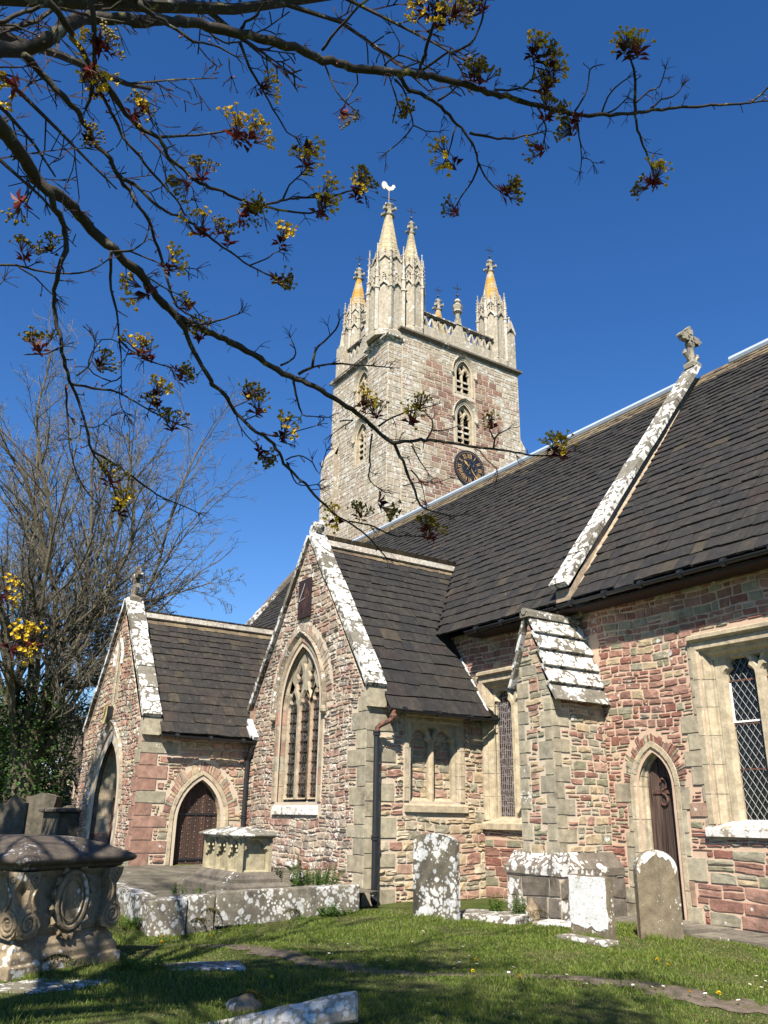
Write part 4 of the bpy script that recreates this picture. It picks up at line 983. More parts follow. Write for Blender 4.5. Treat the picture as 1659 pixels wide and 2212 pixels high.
        solid_poly(mb,F,CK,.03,-.03);mb.build('weathercock',M['cream'],p)
    return p
pinnacle((-31.0,20.12),.95,24.3,27.35,29.55,32.3,.66,('tower_w','spire'),wcock=True)
pinnacle((-30.62,21.35),.66,24.9,27.9,29.45,31.4,.47,('tower_w','spire'))
pinnacle((-30.72,27.0),.78,24.9,28.1,29.3,31.35,.55,('tower_w','spire_o'))
pinnacle((-36.2,21.45),.74,24.9,28.2,29.75,31.8,.55,('tower_w','spire_o'))
pinnacle((-36.2,27.35),.74,24.9,28.2,29.75,31.9,.55,('tower_w','spire_o'))
mb=MB()
box(mb,-30.75,-30.06,27.5,28.08,24.9,27.2)
for s in (-1,1):solid_poly(mb,EF(-30.06),[(27.79+s*.3,27.1),(27.79+s*.3,27.3),(27.79,28.0),(27.79,27.5)],.06,-.3)
lathe(mb,(-30.35,27.95,27.1),[(.14,-1.5),(.14,0),(.2,.05),(.12,.15),(.04,1.2),(.1,1.25),(.02,1.35)],4)
mb.build('corner_buttress',M['tower_w'],church);mb=MB();box(mb,-36.85,-36.3,20.48,21.0,24.9,27.0);lathe(mb,(-36.6,20.7,27.0),[(.2,-1.5),(.2,0),(.26,.05),(.16,.15),(.04,1.2)],4)
mb.build('corner_buttress',M['tower_w'],church)
# clock
ck=empty('clock');ck.parent=church;ck.location=Vector((TE,24.5,18.12))-church.location
def disc(mb,F,u,z,r,d0,d1,n=40,m=0): solid_poly(mb,F,[(u+r*math.cos(2*math.pi*i/n),z+r*math.sin(2*math.pi*i/n)) for i in range(n)],d1,d0,m)
mb=MB();disc(mb,FTE,24.5,18.12,.96,.03,.09);mb.build('clock_face',M['clockblack'],ck)
mb=MB();cu,cz=24.5,18.12
def ring(mb,F,r0,r1,d,n=60):
    vs=[];
    for i in range(n):
        a=2*math.pi*i/n;vs+=[F.P(cu+r0*math.cos(a),cz+r0*math.sin(a),d),F.P(cu+r1*math.cos(a),cz+r1*math.sin(a),d)]
    mb.add(vs,[(2*i,2*i+1,(2*i+3)%(2*n),(2*i+2)%(2*n)) for i in range(n)])
def stroke(mb,F,a,r,x0,y0,x1,y1,w,d=.096):
    """stroke in a frame at clock angle a (clockwise from 12), radius r; x tangential clockwise, y outward"""
    s,c=math.sin(a),math.cos(a)
    f=lambda x,y:(cu+(r+y)*s+x*c,cz+(r+y)*c-x*s)
    p,q=Vector(f(x0,y0)),Vector(f(x1,y1));e=(q-p).normalized();n=Vector((-e.y,e.x))*w/2
    solid_poly(mb,F,[tuple(p+n),tuple(p-n),tuple(q-n),tuple(q+n)],d+.006,d)
for i in range(60): stroke(mb,FTE,i*math.pi/30,.845,0,-.015,0,.025,.02)
for h,s in enumerate(['XII','I','II','III','IIII','V','VI','VII','VIII','IX','X','XI']):
    wd={'I':.075,'V':.15,'X':.15};tot=sum(wd[c] for c in s);x=-tot/2;a=h*math.pi/6
    for c in s:
        w=wd[c];m_=x+w/2
        if c=='I':stroke(mb,FTE,a,.645,m_,-.12,m_,.12,.027)
        elif c=='V':stroke(mb,FTE,a,.645,m_-.055,.12,m_,-.12,.027);stroke(mb,FTE,a,.645,m_+.055,.12,m_,-.12,.018)
        else:stroke(mb,FTE,a,.645,m_-.055,.12,m_+.055,-.12,.027);stroke(mb,FTE,a,.645,m_+.055,.12,m_-.055,-.12,.018)
        x+=w
mb.build('clock_numerals',M['gold'],ck)
mb=MB()
for i in range(6):
    a=i*math.pi/3;c=(cu+.25*math.cos(a),cz+.25*math.sin(a))
    tube(mb,[FTE.P(c[0]+.14*math.cos(t*.7),c[1]+.14*math.sin(t*.7),.095) for t in range(10)],.016,4)
ring(mb,FTE,.46,.49,.094);ring(mb,FTE,.93,.96,.094);mb.build('clock_tracery',M['clockgrey'],ck)
for ang,L,w in (((10+23/60)*math.pi/6,.42,.06),(23*math.pi/30,.76,.04)):
    mb=MB();r=0
    stroke(mb,FTE,ang,0,0,-.16,0,L,w,.12);stroke(mb,FTE,ang,0,-w,L*.7,0,L+.08,w*.5,.121);stroke(mb,FTE,ang,0,w,L*.7,0,L+.08,w*.5,.122);disc(mb,FTE,cu,cz,.05,.1,.135,16)
    mb.build('clock_hand',M['gold'],ck)
# ------------------------------------------------------------------ ground
def sst(x,a,b):
    t=max(0,min(1,(x-a)/(b-a)));return t*t*(3-2*t)
def gz(x,y):
    z=.85*sst(-x,16.5,26.5)
    z-=.2*math.exp(-((x+13.9)**2+(y-5.6)**2)/2.2)
    z+=.03*math.sin(x*1.3+y*.7)+.02*math.sin(x*2.9-y*2.1)
    return z
def axis(a,b,c,d,fine,coarse):
    L=[];x=a
    while x<b:L.append(x);x+=coarse*max(.15,min(1,abs(x-b)/60))+fine
    x=b
    while x<c:L.append(x);x+=fine
    x=c
    while x<d:L.append(x);x+=coarse*max(.15,min(1,abs(x-c)/60))+fine
    L.append(d);return L
XA=axis(-900,-17,-3,700,.14,30);YA=axis(-700,0,14,900,.14,30)
mb=MB()
mb.v=[(x,y,gz(x,y)) for y in YA for x in XA];nx=len(XA)
mb.f=[(j*nx+i,j*nx+i+1,(j+1)*nx+i+1,(j+1)*nx+i) for j in range(len(YA)-1) for i in range(nx-1)];mb.m=[0]*len(mb.f)
n=NM('turf_soil',.95,.1);c=n.mix(n.step(n.noise(1.1,5,.65),.35,.65),(.05,.075,.016),(.085,.10,.028));c=n.mix(n.step(n.noise(3.3,5,.7),.52,.72),c,(.12,.095,.05));c=n.mix(1.0,c,n.mix(n.noise(60,3),(.55,.55,.55),(1.3,1.3,1.3)),'MULTIPLY');n.bump(n.noise(45,5,.7),.8,.03);M['turf']=n.color(c)
tag(mb.build('ground',M['turf'],None,True),kind='structure')
PATH=[(-4.2,9.9),(-5.5,8.25),(-6.8,7.75),(-7.5,7.2),(-8.75,6.2),(-9.8,5.65),(-11.2,5.0),(-12.2,4.2),(-14,3.2),(-17,2.2)]
def smooth_path(P,k=8):
    out=[];Q=[Vector(p) for p in P]
    for i in range(len(Q)-1):
        a,b,c,d=Q[max(i-1,0)],Q[i],Q[i+1],Q[min(i+2,len(Q)-1)]
        for j in range(k):
            t=j/k;out.append(.5*((2*b)+(c-a)*t+(2*a-5*b+4*c-d)*t*t+(3*b-a-3*c+d)*t**3))
    out.append(Q[-1]);return out
SPATH=smooth_path(PATH,14)
def dpath(x,y):
    return min(math.hypot(p.x-x,p.y-y) for p in SPATH)
mb=MB();vs=[];m_=9
for i,p in enumerate(SPATH):
    t=(SPATH[min(i+1,len(SPATH)-1)]-SPATH[max(i-1,0)]).normalized();nn=Vector((-t.y,t.x));wa=.22+R.uniform(-.13,.13);wb=.22+R.uniform(-.13,.13)
    for k in range(m_):
        s=-wa+(wa+wb)*k/(m_-1);q=p+nn*s;e=1-abs(2*k/(m_-1)-1);vs.append((q.x,q.y,gz(q.x,q.y)+.004+.010*min(1,e*2)+R.uniform(0,.006)))
mb.add(vs,[(i*m_+k,i*m_+k+1,(i+1)*m_+k+1,(i+1)*m_+k) for i in range(len(SPATH)-1) for k in range(m_-1)])
n=NM('trodden_earth',.97,.05);c=n.mix(n.step(n.noise(9,5,.7),.3,.7),(.10,.08,.06),(.19,.15,.115));c=n.mix(n.step(n.noise(2.2,4),.5,.7),c,(.1,.095,.04));c=n.mix(n.step(n.voro(34),.08,.2),(.22,.18,.14),c);n.bump(n.noise(40,5,.7),.9,.02);M['earth']=n.color(c)
tag(mb.build('path',M['earth']),kind='structure')
# flagstones along the wall
mb=MB();M['flag']=stone_mat('flagstone',[((.17,.15,.12),3),((.22,.195,.155),2)],.3,7,.34,.35,bump=.4)
x=-11.3
while x<-3.2:
    w_=R.uniform(.6,1.0)
    for (a,b) in ((11.75,12.3),(12.32,12.86)):
        z=max(gz(x,a),gz(x+w_,b),gz(x,b),gz(x+w_,a))+.035+R.uniform(-.008,.008);obox(mb,(x+.01,a,z-.1),(w_-.025,0,R.uniform(-.01,.01)),(0,b-a-.015,R.uniform(-.012,.012)),(0,0,.1))
    x+=w_
tag(mb.build('paving',M['flag']),kind='structure')
# ------------------------------------------------------------------ grass
tombs=[]   # rectangles kept free of grass: cx,cy,hx,hy
def blocked(x,y):
    if x<-14.3 and 4.9<y<9.6 and x>-21.4:return True
    if x<-15.4 and y>9.6:return True
    if y>12.88:return True
    if -21.3>x>-26.8 and y>6.7:return True
    if -13<x<-11.45 and y>11.2:return True
    if x>-11.2 and y>11.85:return True
    for cx,cy,hx,hy in tombs:
        if abs(x-cx)<hx and abs(y-cy)<hy:return True
    return False
def make_grass():
    rng=np.random.default_rng(5);V=[];F=[];MI=[];b=0
    A=np.array([ray(-60,2400)[:2],ray(1720,2400)[:2]])
    N=240000
    # area in polar form round the camera, denser when near
    rr=np.sqrt(rng.uniform(5.6**2,17**2,N));a0=math.atan2(*ray(-40,1900)[[1,0]]);a1=math.atan2(*ray(1700,1900)[[1,0]])
    aa=rng.uniform(min(a0,a1),max(a0,a1),N) if abs(a0-a1)<math.pi else rng.uniform(0,1,N)*((a1%(2*math.pi))-(a0%(2*math.pi)))+a0%(2*math.pi)
    far=rng.uniform(0,1,N)<.17
    X=rr*np.cos(aa);Y=rr*np.sin(aa)
    # far grass beyond the near tomb, to the west of the porch
    X=np.where(far,rng.uniform(-33,-14,N),X);Y=np.where(far,rng.uniform(.3,6.9,N),Y)
    for x,y,f in zip(X,Y,far):
        if blocked(x,y):continue
        nz=math.sin(x*2.1+1.3*math.sin(y*1.7))*math.sin(y*2.3+x*.6)
        dp=min(abs(p.x-x)+abs(p.y-y) for p in SPATH[::7]);
        if dp<1.0:
            d=dpath(x,y)
            if d<.34 and R.random()<.86-max(0,(d-.10))*4.2+.2*nz: continue
        dry=nz>.45 and R.random()<.6
        h=R.uniform(.014,.046)*(1.0+.75*max(-.6,-nz))*(1.5 if R.random()<.05 else 1)*(1.5 if f else 1);w=R.uniform(.0022,.0045)*(2.6 if f else 1.0+rrf(x,y));a=R.uniform(0,6.28);l=R.uniform(.2,1.0)*h;d=R.uniform(0,6.28)
        z=gz(x,y)-.004;cx,sx=math.cos(a)*w,math.sin(a)*w;lx,ly=math.cos(d)*l,math.sin(d)*l
        V+=[(x-cx,y-sx,z),(x+cx,y+sx,z),(x+cx*.8+lx*.35,y+sx*.8+ly*.35,z+h*.6),(x-cx*.8+lx*.35,y-sx*.8+ly*.35,z+h*.6),(x+lx,y+ly,z+h)]
        F+=[(b,b+1,b+2,b+3),(b+3,b+2,b+4)];mi=1 if dry or R.random()<.16 else 0;MI+=[mi,mi];b+=5
    mb=MB();mb.v=V;mb.f=F;mb.m=MI
    return mb
def rrf(x,y): return max(0,(math.hypot(x,y)-7)*.12)
def leaf_mat(name,a,b,tr=.35,rough=.55):
    n=NM(name,rough,.25);c=n.mix(n.rnd(),a,b);n.color(c)
    t=n.nt.nodes.new('ShaderNodeBsdfTranslucent');n.link(c,t.inputs[0]);ms=n.nt.nodes.new('ShaderNodeMixShader');ms.inputs[0].default_value=tr
    n.link(n.b.outputs[0],ms.inputs[1]);n.link(t.outputs[0],ms.inputs[2]);n.link(ms.outputs[0],n.nt.nodes['Material Output'].inputs[0]);return n.mat
M['grass']=leaf_mat('grass_blade',(.082,.135,.018),(.19,.235,.04));M['dry']=leaf_mat('dry_grass',(.20,.17,.075),(.13,.14,.045),.25)
# ------------------------------------------------------------------ tombs
M['tomb']=stone_mat('weathered_tomb_stone',[((.26,.205,.135),1)],.55,8,.42,.45,bump=.45,streak=.7,gcol=(.07,.055,.033),lcol=(.68,.66,.60))
M['tomblid']=stone_mat('dark_tomb_lid',[((.10,.082,.066),1)],.42,10,.36,.3,bump=.35,lcol=(.42,.41,.40))
M['gothic']=stone_mat('gothic_tomb_stone',[((.36,.32,.215),1)],.2,9,.34,.25,bump=.2,streak=.3,gcol=(.17,.14,.09))
M['grave']=stone_mat('grave_stone',[((.17,.15,.11),1)],.72,7.5,.5,.4,bump=.3,streak=.5,gcol=(.06,.052,.04),lcol=(.72,.71,.67))
M['grave_c']=stone_mat('brown_grave_stone',[((.19,.155,.105),1)],.6,9,.36,.4,bump=.35,streak=.8,gcol=(.09,.078,.055),lcol=(.72,.71,.67))
M['grave_w']=stone_mat('white_grave_face',[((.40,.38,.32),1)],1.25,13,.72,.1,bump=.4,lcol=(.78,.77,.74))
M['kerb']=stone_mat('lichened_kerb_stone',[((.24,.215,.16),1),((.20,.18,.14),1),((.27,.235,.18),1)],.95,7,.45,.5,bump=.5,streak=.4,gcol=(.085,.07,.05),lcol=(.72,.70,.65))
def bevel(o,w=.012,s=2):
    m=o.modifiers.new('Bevel','BEVEL');m.width=w;m.segments=s;m.limit_method='ANGLE';m.angle_limit=rad(35);return o
def rbox(F,P,d0,d1,m=0): pass
# big baroque chest tomb, near left
TX,TY=-11.47,2.28;tz=-.05;HD=.25
ct=empty('chest_tomb',(TX,TY,tz));tag(ct,'large dark chest tomb with domed lid and carved oval cartouche, nearest at left','chest tomb')
tombs.append((TX,TY,1.1,.95));ct.rotation_euler=(0,0,rad(30))
mb=MB();rectloft(mb,TX,TY,[(1.04,.56+HD,tz-.1),(1.04,.56+HD,tz+.17),(1.0,.52+HD,tz+.18),(1.0,.52+HD,tz+.25),(.96,.48+HD,tz+.30),(.96,.48+HD,tz+.34),(.90,.42+HD,tz+.41),(.90,.42+HD,tz+.43)]);bevel(mb.build('plinth',M['tomb'],ct),.015)
mb=MB();rectloft(mb,TX,TY,[(.90,.40+HD,tz+.42),(.93,.43+HD,tz+.5),(.93,.43+HD,tz+.6),(.88,.37+HD,tz+.8),(.86,.36+HD,tz+1.0),(.9,.4+HD,tz+1.05),(.9,.4+HD,tz+1.1)]);bevel(mb.build('body',M['tomb'],ct),.02)
mb=MB();rectloft(mb,TX,TY,[(.92,.42+HD,tz+1.08),(.98,.48+HD,tz+1.10),(1.0,.50+HD,tz+1.14),(1.07,.57+HD,tz+1.155),(1.1,.60+HD,tz+1.18),(1.1,.60+HD,tz+1.215),(1.06,.56+HD,tz+1.24),(1.0,.51+HD,tz+1.26),(.82,.36+HD,tz+1.34),(.55,.16+HD,tz+1.41),(.42,.06+HD,tz+1.425)]);bevel(mb.build('lid',M['tomblid'],ct),.012)
def spiral(F,u,z,r,sg,d,turns=2.1,rev=1):
    return [F.P(u+sg*r*(1-.8*i/22)*math.cos(rev*(math.pi/2-i/22*turns*2*math.pi)),z+r*(1-.8*i/22)*math.sin(rev*(math.pi/2-i/22*turns*2*math.pi)),d) for i in range(23)]
def carved_face(F,uc,hw,par,zoff):
    mb=MB();z0=zoff
    ov=[(uc+.195*math.cos(a),z0+.76+.265*math.sin(a)) for a in [2*math.pi*i/24 for i in range(24)]]
    solid_poly(mb,F,ov,.03,-.12);mb.build('cartouche',M['tomb'],par)
    mb=MB();tube(mb,[F.P(uc+.22*math.cos(a),z0+.76+.29*math.sin(a),.035) for a in [2*math.pi*i/28 for i in range(29)]],.028,6)
    tube(mb,[F.P(uc+.15*math.cos(a),z0+.76+.215*math.sin(a),.045) for a in [2*math.pi*i/28 for i in range(29)]],.01,5);mb.build('cartouche_rim',M['tomb'],par)
    for sg in (-1,1):
        mb=MB();O=[(uc+sg*(hw-.02),z0+.42),(uc+sg*(hw+.05),z0+.47),(uc+sg*(hw+.085),z0+.57),(uc+sg*(hw+.05),z0+.68),(uc+sg*(hw-.02),z0+.78),(uc+sg*(hw-.035),z0+.90),(uc+sg*(hw+.04),z0+1.0),(uc+sg*(hw+.06),z0+1.08),(uc+sg*(hw-.16),z0+1.08),(uc+sg*(hw-.17),z0+.95),(uc+sg*(hw-.13),z0+.8),(uc+sg*(hw-.17),z0+.66),(uc+sg*(hw-.24),z0+.55),(uc+sg*(hw-.2),z0+.45)]
        solid_poly(mb,F,O,.075,-.14)
        tube(mb,spiral(F,uc+sg*(hw-.06),z0+.57,.125,sg,.08),[.022]*16+[.016]*7,6)
        tube(mb,[F.P(uc+sg*(hw-.13+.05*math.sin(t*.5)),z0+.70+.035*t,.08) for t in range(10)],.018,5);tube(mb,spiral(F,uc+sg*(hw-.07),z0+1.0,.06,-sg,.08,1.4,-1),.015,5)
        bevel(mb.build('corner_scroll',M['tomb'],par),.012)
        mb=MB()
        for k in range(7):
            a=math.pi/2-sg*(.5+.42*k);q=(uc+.27*math.cos(a),z0+.76+.345*math.sin(a))
            if abs(q[0]-uc)<hw-.1: tube(mb,[F.P(q[0]-.05*math.sin(a),q[1]+.05*math.cos(a),.03),F.P(q[0]+.03*math.cos(a),q[1]+.03*math.sin(a),.055),F.P(q[0]+.05*math.sin(a),q[1]-.05*math.cos(a),.025)],[.012,.03,.01],5)
        mb.build('carved_foliage',M['tomb'],par)
carved_face(EF(TX+.93),TY,.43+HD,ct,tz);carved_face(SF(TY-.43-HD),TX,.93,ct,tz)
# gothic chest tomb on the platform
GX,GY,gzb=-15.78,7.06,.37
gt=empty('chest_tomb',(GX,GY,gzb));tag(gt,'pale chest tomb with blind gothic arches on a stepped base by porch side door','chest tomb')
mb=MB();rectloft(mb,GX,GY,[(1.08,.62,gzb-.1),(1.08,.62,gzb+.09),(1.0,.5,gzb+.14)]);bevel(mb.build('step',M['darkcap'],gt))
mb=MB();rectloft(mb,GX,GY,[(.98,.46,gzb+.1),(.98,.46,gzb+.2),(.93,.41,gzb+.24),(.92,.40,gzb+.26),(.86,.345,gzb+.31)]);bevel(mb.build('plinth',M['darkcap'],gt),.008)
mb=MB();box(mb,GX-.73,GX+.73,GY-.22,GY+.22,gzb+.28,gzb+.86)
FE_,FS_=EF(GX+.83),SF(GY-.315)
plate(mb,FE_,rect(GY-.315,GY+.315,gzb+.29,gzb+.90),[cusped(GY,gzb+.34,gzb+.58,.225,.27,.24)],0,-.1,.035)
plate(mb,FS_,rect(GX-.83,GX+.83,gzb+.29,gzb+.90),[cusped(GX+k*.54,gzb+.34,gzb+.6,.2,.24,.2) for k in (-1,0,1)],0,-.1,.035)
plate(mb,Fr((GX-.83,0,0),(0,-1,0),(-1,0,0)),rect(-GY-.315,-GY+.315,gzb+.29,gzb+.90),[],0,-.05,.03);plate(mb,Fr((0,GY+.315,0),(-1,0,0),(0,1,0)),rect(-GX-.83,-GX+.83,gzb+.29,gzb+.90),[],0,-.05,.03)
for k in range(-3,4,2): FS_.box(mb,GX+k*.27-.02,GX+k*.27+.02,gzb+.3,gzb+.88,0,.03)
for s in (-1,1): FE_.box(mb,GY+s*.285-.02,GY+s*.285+.02,gzb+.3,gzb+.88,0,.03)
for s in (-1,1):
    for k in range(4):
        for c_ in (-1,0,1): lathe(mb,FS_.P(GX+c_*.54+s*(.2-.05*k),gzb+.6+.07*k,.0),[(.03,-.02),(.02,.02)],5)
mb.build('body',M['gothic'],gt)
mb=MB();rectloft(mb,GX,GY,[(.83,.32,gzb+.87),(.88,.37,gzb+.9),(.95,.43,gzb+.915),(.95,.43,gzb+.945),(.8,.29,gzb+1.0),(.45,.03,gzb+1.06)]);bevel(mb.build('lid',M['coping'],gt),.008)
mb=MB()
for i in range(26):
    u=GX-.8+1.6*i/25;h_=.10+.05*math.sin(i*1.9);lathe(mb,FS_.P(u,gzb+.29,.005),[(.03,0),(.028,h_*.6),(.01,h_)],5)
n=NM('earthy_slab',.95,.1);c=n.mix(n.step(n.noise(2.2,5,.7),.35,.65),(.085,.075,.055),(.16,.14,.105));c=lichen(n,c,.35,7,.4,(.5,.48,.42));n.bump(n.noise(22,5,.7),.7,.02);M['platdirt']=n.color(c)
# raised platform
pf=empty('stone_platform',(-14.6,7,0));tag(pf,'low lichened stone kerbed platform carrying the gothic tomb before the porch','stone platform')
def kerb(x0,x1,y0,y1,zb,z0,z1,ax):
    mb=MB()
    if ax=='y': vs=[(x0,y0,zb),(x1+.03,y0,zb),(x1,y1,zb),(x0,y1,zb),(x0,y0,z0-.02),(x1,y0,z0),(x1,y1,z1),(x0,y1,z1-.02)]
    else: vs=[(x0,y0-.03,zb),(x1,y0-.03,zb),(x1,y1,zb),(x0,y1,zb),(x0,y0,z0),(x1,y0,z1),(x1,y1,z1-.02),(x0,y1,z0-.02)]
    mb.add(vs,[(0,3,2,1),(4,5,6,7),(0,1,5,4),(1,2,6,5),(2,3,7,6),(3,0,4,7)]);o=mb.build('kerb_stone',M['kerb'],pf);bevel(o,.035,3);return o
kerb(-14.95,-14.38,4.98,5.62,-.3,.33,.36,'y');kerb(-14.9,-14.42,5.64,6.12,-.3,.37,.38,'y');kerb(-14.9,-14.42,6.14,8.98,-.12,.42,.46,'y')
kerb(-16.6,-14.97,4.95,5.3,-.3,.46,.36,'x');kerb(-18.6,-16.62,4.95,5.3,-.2,.56,.47,'x');kerb(-20.7,-18.62,4.97,5.3,-.2,.62,.57,'x')
mb=MB()
for k,(a,b) in enumerate(((6.1,7.2),(7.22,8.0),(8.02,8.96))): obox(mb,(-14.8,a,-.28),(.33,0,0),(0,b-a-.02,0),(0,0,.19))
bevel(mb.build('footing',M['darkcap'],pf),.03,2)
mb=MB();nX,nY=26,20
vs=[(-20.8+6.0*i/nX,5.3+4.38*j/nY,.29+.2*sst(-(-20.8+6.0*i/nX),15,19)+.012*math.sin(i*1.7+j)+R.uniform(-.012,.012)) for j in range(nY+1) for i in range(nX+1)]
mb.add(vs,[(j*(nX+1)+i,j*(nX+1)+i+1,(j+1)*(nX+1)+i+1,(j+1)*(nX+1)+i) for j in range(nY) for i in range(nX)]);mb.build('platform_top',M['platdirt'],pf)
# rubble heap by chapel wall
def rock(mb,c,r,sq=.6,m=0):
    N=9;ph=[R.uniform(0,6) for _ in range(4)];vs=[];fs=[]
    for j in range(7):
        t=math.pi*j/6
        for i in range(N):
            a=2*math.pi*i/N;k=r*(1+.18*math.sin(2*a+ph[0])+.12*math.sin(3*a+2*t+ph[1])+R.uniform(-.07,.07));vs.append((c[0]+k*math.sin(t)*math.cos(a),c[1]+k*math.sin(t)*math.sin(a),c[2]+k*math.cos(t)*sq))
    for j in range(6):
        for i in range(N): fs.append((j*N+i,j*N+(i+1)%N,(j+1)*N+(i+1)%N,(j+1)*N+i))
    mb.add(vs,fs,m)
for (x,y,z,r,l) in ((-15.7,8.35,.5,.2,'small rounded stone block on the platform below the chapel window'),(-15.85,8.3,.74,.17,'upper of the loose stones piled below the chapel window'),(-12.15,11.15,.05,.17,'small upright grey stone against the buttress foot'),(-8.0,3.75,-.03,.2,'mossy stone half sunk in grass behind the toppled slab')):
    mb=MB();rock(mb,(x,y,z),r,.55 if z!=.05 else 1.5);o=mb.build('loose_stone',M['kerb'] if x<-15 else M['tomb'],None,True,(x,y,z));tag(o,l,'stone')
# headstones
def headstone(name,pos,ud,outline,th,mat,label,tilt=0.0,lean=0.0,face=None,frontmat=None):
    o=empty(name,(pos[0],pos[1],gz(pos[0],pos[1])));tag(o,label,'headstone')
    u=Vector((ud[0],ud[1],0)).normalized();n=Vector((u.y,-u.x,0));F=Fr((pos[0],pos[1],o.location.z-.1),u,n)
    mb=MB();solid_poly(mb,F,outline,th/2,-th/2);s=bevel(mb.build('slab',M[mat],o),.012)
    if frontmat:
        mb=MB();rg=[]
        Q=offset_poly(outline if area(outline)>0 else outline[::-1],-.008)
        Q=[(a+R.uniform(-.014,.014),max(b,.2)+(R.uniform(0,.08) if b<.3 else R.uniform(-.008,.008))) for a,b in Q]
        solid_poly(mb,F,Q,th/2+.007,th/2-.02);mb.build('lichen_face',M[frontmat],o)
    tombs.append((pos[0],pos[1],.12,.12))
    return o
HA=[(-.45,0),(.45,0),(.45,1.36),(.38,1.40),(.2,1.46),(0,1.48),(-.2,1.47),(-.38,1.43),(-.45,1.39)]
headstone('headstone',(-12.72,9.47),(.95,.31),HA,.11,'grave','tall headstone mottled with white lichen, in front of the blocked window',0)
HW=[(-.37,0)]+[(-.37+.74*i/9,0) for i in range(1,9)]+[(.37,0)]+[(.37,.1+.82*i/10) for i in range(1,10)]+[(.37,.93)]+[(.37-.74*i/9,.93+.006*(i%3)) for i in range(1,9)]+[(-.37,.94)]+[(-.37,.94-.84*i/10) for i in range(1,10)]
h_=headstone('headstone',(-9.63,10.02),(.985,.02),HW,.14,'grave_c','low square headstone with chalk white face, left of the rounded headstone',0,0,None,'grave_w')
HC=[(-.32,0),(.32,0),(.32,1.02)]+[(.32*math.cos(a),1.03+.27*math.sin(a)) for a in [math.pi*i/12 for i in range(1,12)]]+[(-.32,1.02)]
hc=headstone('headstone',(-9.08,10.84),(.46,.89),HC,.12,'grave_c','round topped brown headstone standing in front of the arched aisle door')
mb=MB();u=Vector((.46,.89,0)).normalized();n_=Vector((u.y,-u.x,0));F=Fr((-9.08,10.84,hc.location.z-.1),u,n_)
A=[(.31*math.cos(a),1.04+.265*math.sin(a)) for a in [math.pi*i/16 for i in range(17)]];B=[((.27)*math.cos(a),1.0+(.24)*math.sin(a)+R.uniform(-.075,.02)) for a in [math.pi*i/16 for i in range(17)]]
solid_poly(mb,F,A+B[::-1],.064,.05);mb.build('lichen_cap',M['sill'],hc)
def slab(name,c,hx,hy,h,rot,mat,label,cat,tilt=(0,0),bev=.02):
    mb=MB();N=4
    P=[(-hx,-hy),(hx*R.uniform(-.1,.1),-hy*R.uniform(.93,1.05)),(hx,-hy),(hx*R.uniform(.95,1.04),0),(hx,hy),(0,hy*R.uniform(.95,1.05)),(-hx,hy),(-hx*R.uniform(.95,1.05),0)]
    vs=[(x,y,0) for x,y in P]+[(x,y,h) for x,y in P];k=8
    mb.add(vs,[tuple(range(k-1,-1,-1)),tuple(range(k,2*k))]+[(i,(i+1)%k,k+(i+1)%k,k+i) for i in range(k)])
    o=bevel(mb.build(name,M[mat]),bev);o.location=c;o.rotation_euler=(tilt[0],tilt[1],rot);tag(o,label,cat);return o
slab('ledger_slab',(-12.55,10.55,gz(-12.5,10.5)-.03),.62,.5,.15,.5,'kerb','flat lichened ledger slab between the mottled headstone and the buttress','ledger slab')
slab('ledger_slab',(-9.5,9.75,gz(-9.5,9.75)-.06),.45,.16,.1,.05,'kerb','thin flat stone lying at the foot of the chalk white headstone','ledger slab')
slab('ledger_slab',(-9.75,2.35,gz(-9.75,2.35)-.085),.62,.34,.1,1.9,'kerb','lichened ledger slab sunk in grass before the big chest tomb','ledger slab')
slab('ledger_slab',(-10.0,4.1,gz(-10,4.1)-.075),.5,.25,.1,1.3,'kerb','flat sunken slab in grass right of the big chest tomb','ledger slab')
slab('ledger_slab',(-11.1,10.95,gz(-11.1,10.9)-.06),.5,.28,.11,.3,'sill','pale flat slab at the foot of the buttress','ledger slab')
M['slabst']=stone_mat('pale_lichened_slab',[((.34,.31,.245),1)],.85,8,.46,.35,bump=.45,lcol=(.66,.64,.58))
# toppled slab, bottom of the picture
p=Vector((-7.9,2.72,-.28));q=Vector((-6.70,4.18,.15));d=(q-p);L_=d.length;d.normalize();s_=Vector((d.y,-d.x,0)).normalized();nn=s_.cross(d)
if nn.z<0:nn=-nn
s_=(s_*.86-nn*.5).normalized();nn=s_.cross(d);nn=nn if nn.z>0 else -nn
mb=MB();vs=[];prof=[(-.13,0),(.13,0),(.15,.04),(.12,.09),(.0,.11),(-.12,.09),(-.15,.04)];K=len(prof);NS=12
for i in range(NS+1):
    for a,b in prof:
        w_=p+d*(L_*i/NS)+s_*(a+R.uniform(-.006,.006))+nn*(b+R.uniform(-.006,.006));vs.append(tuple(w_))
mb.add(vs,[(i*K+k,i*K+(k+1)%K,(i+1)*K+(k+1)%K,(i+1)*K+k) for i in range(NS) for k in range(K)]+[tuple(range(K-1,-1,-1)),tuple(NS*K+k for k in range(K))])
o=bevel(mb.build('fallen_slab',M['slabst'],None,False,tuple(p)),.012);tag(o,'long toppled lichened stone slab lying tilted in the front grass','stone slab')
mb=MB();rock(mb,(-6.85,3.98,-.03),.11,.6);o=mb.build('loose_stone',M['tomb'],None,True,(-6.85,3.98,0));tag(o,'stone propping up the raised end of the toppled slab','stone')
M['bgtomb']=stone_mat('shade_darkened_tomb',[((.12,.105,.08),1)],.35,6,.36,.5,bump=.3,streak=.5,gcol=(.04,.036,.025),lcol=(.4,.39,.35))  # distant stone darkened: dirt, and tree shade put into its colour
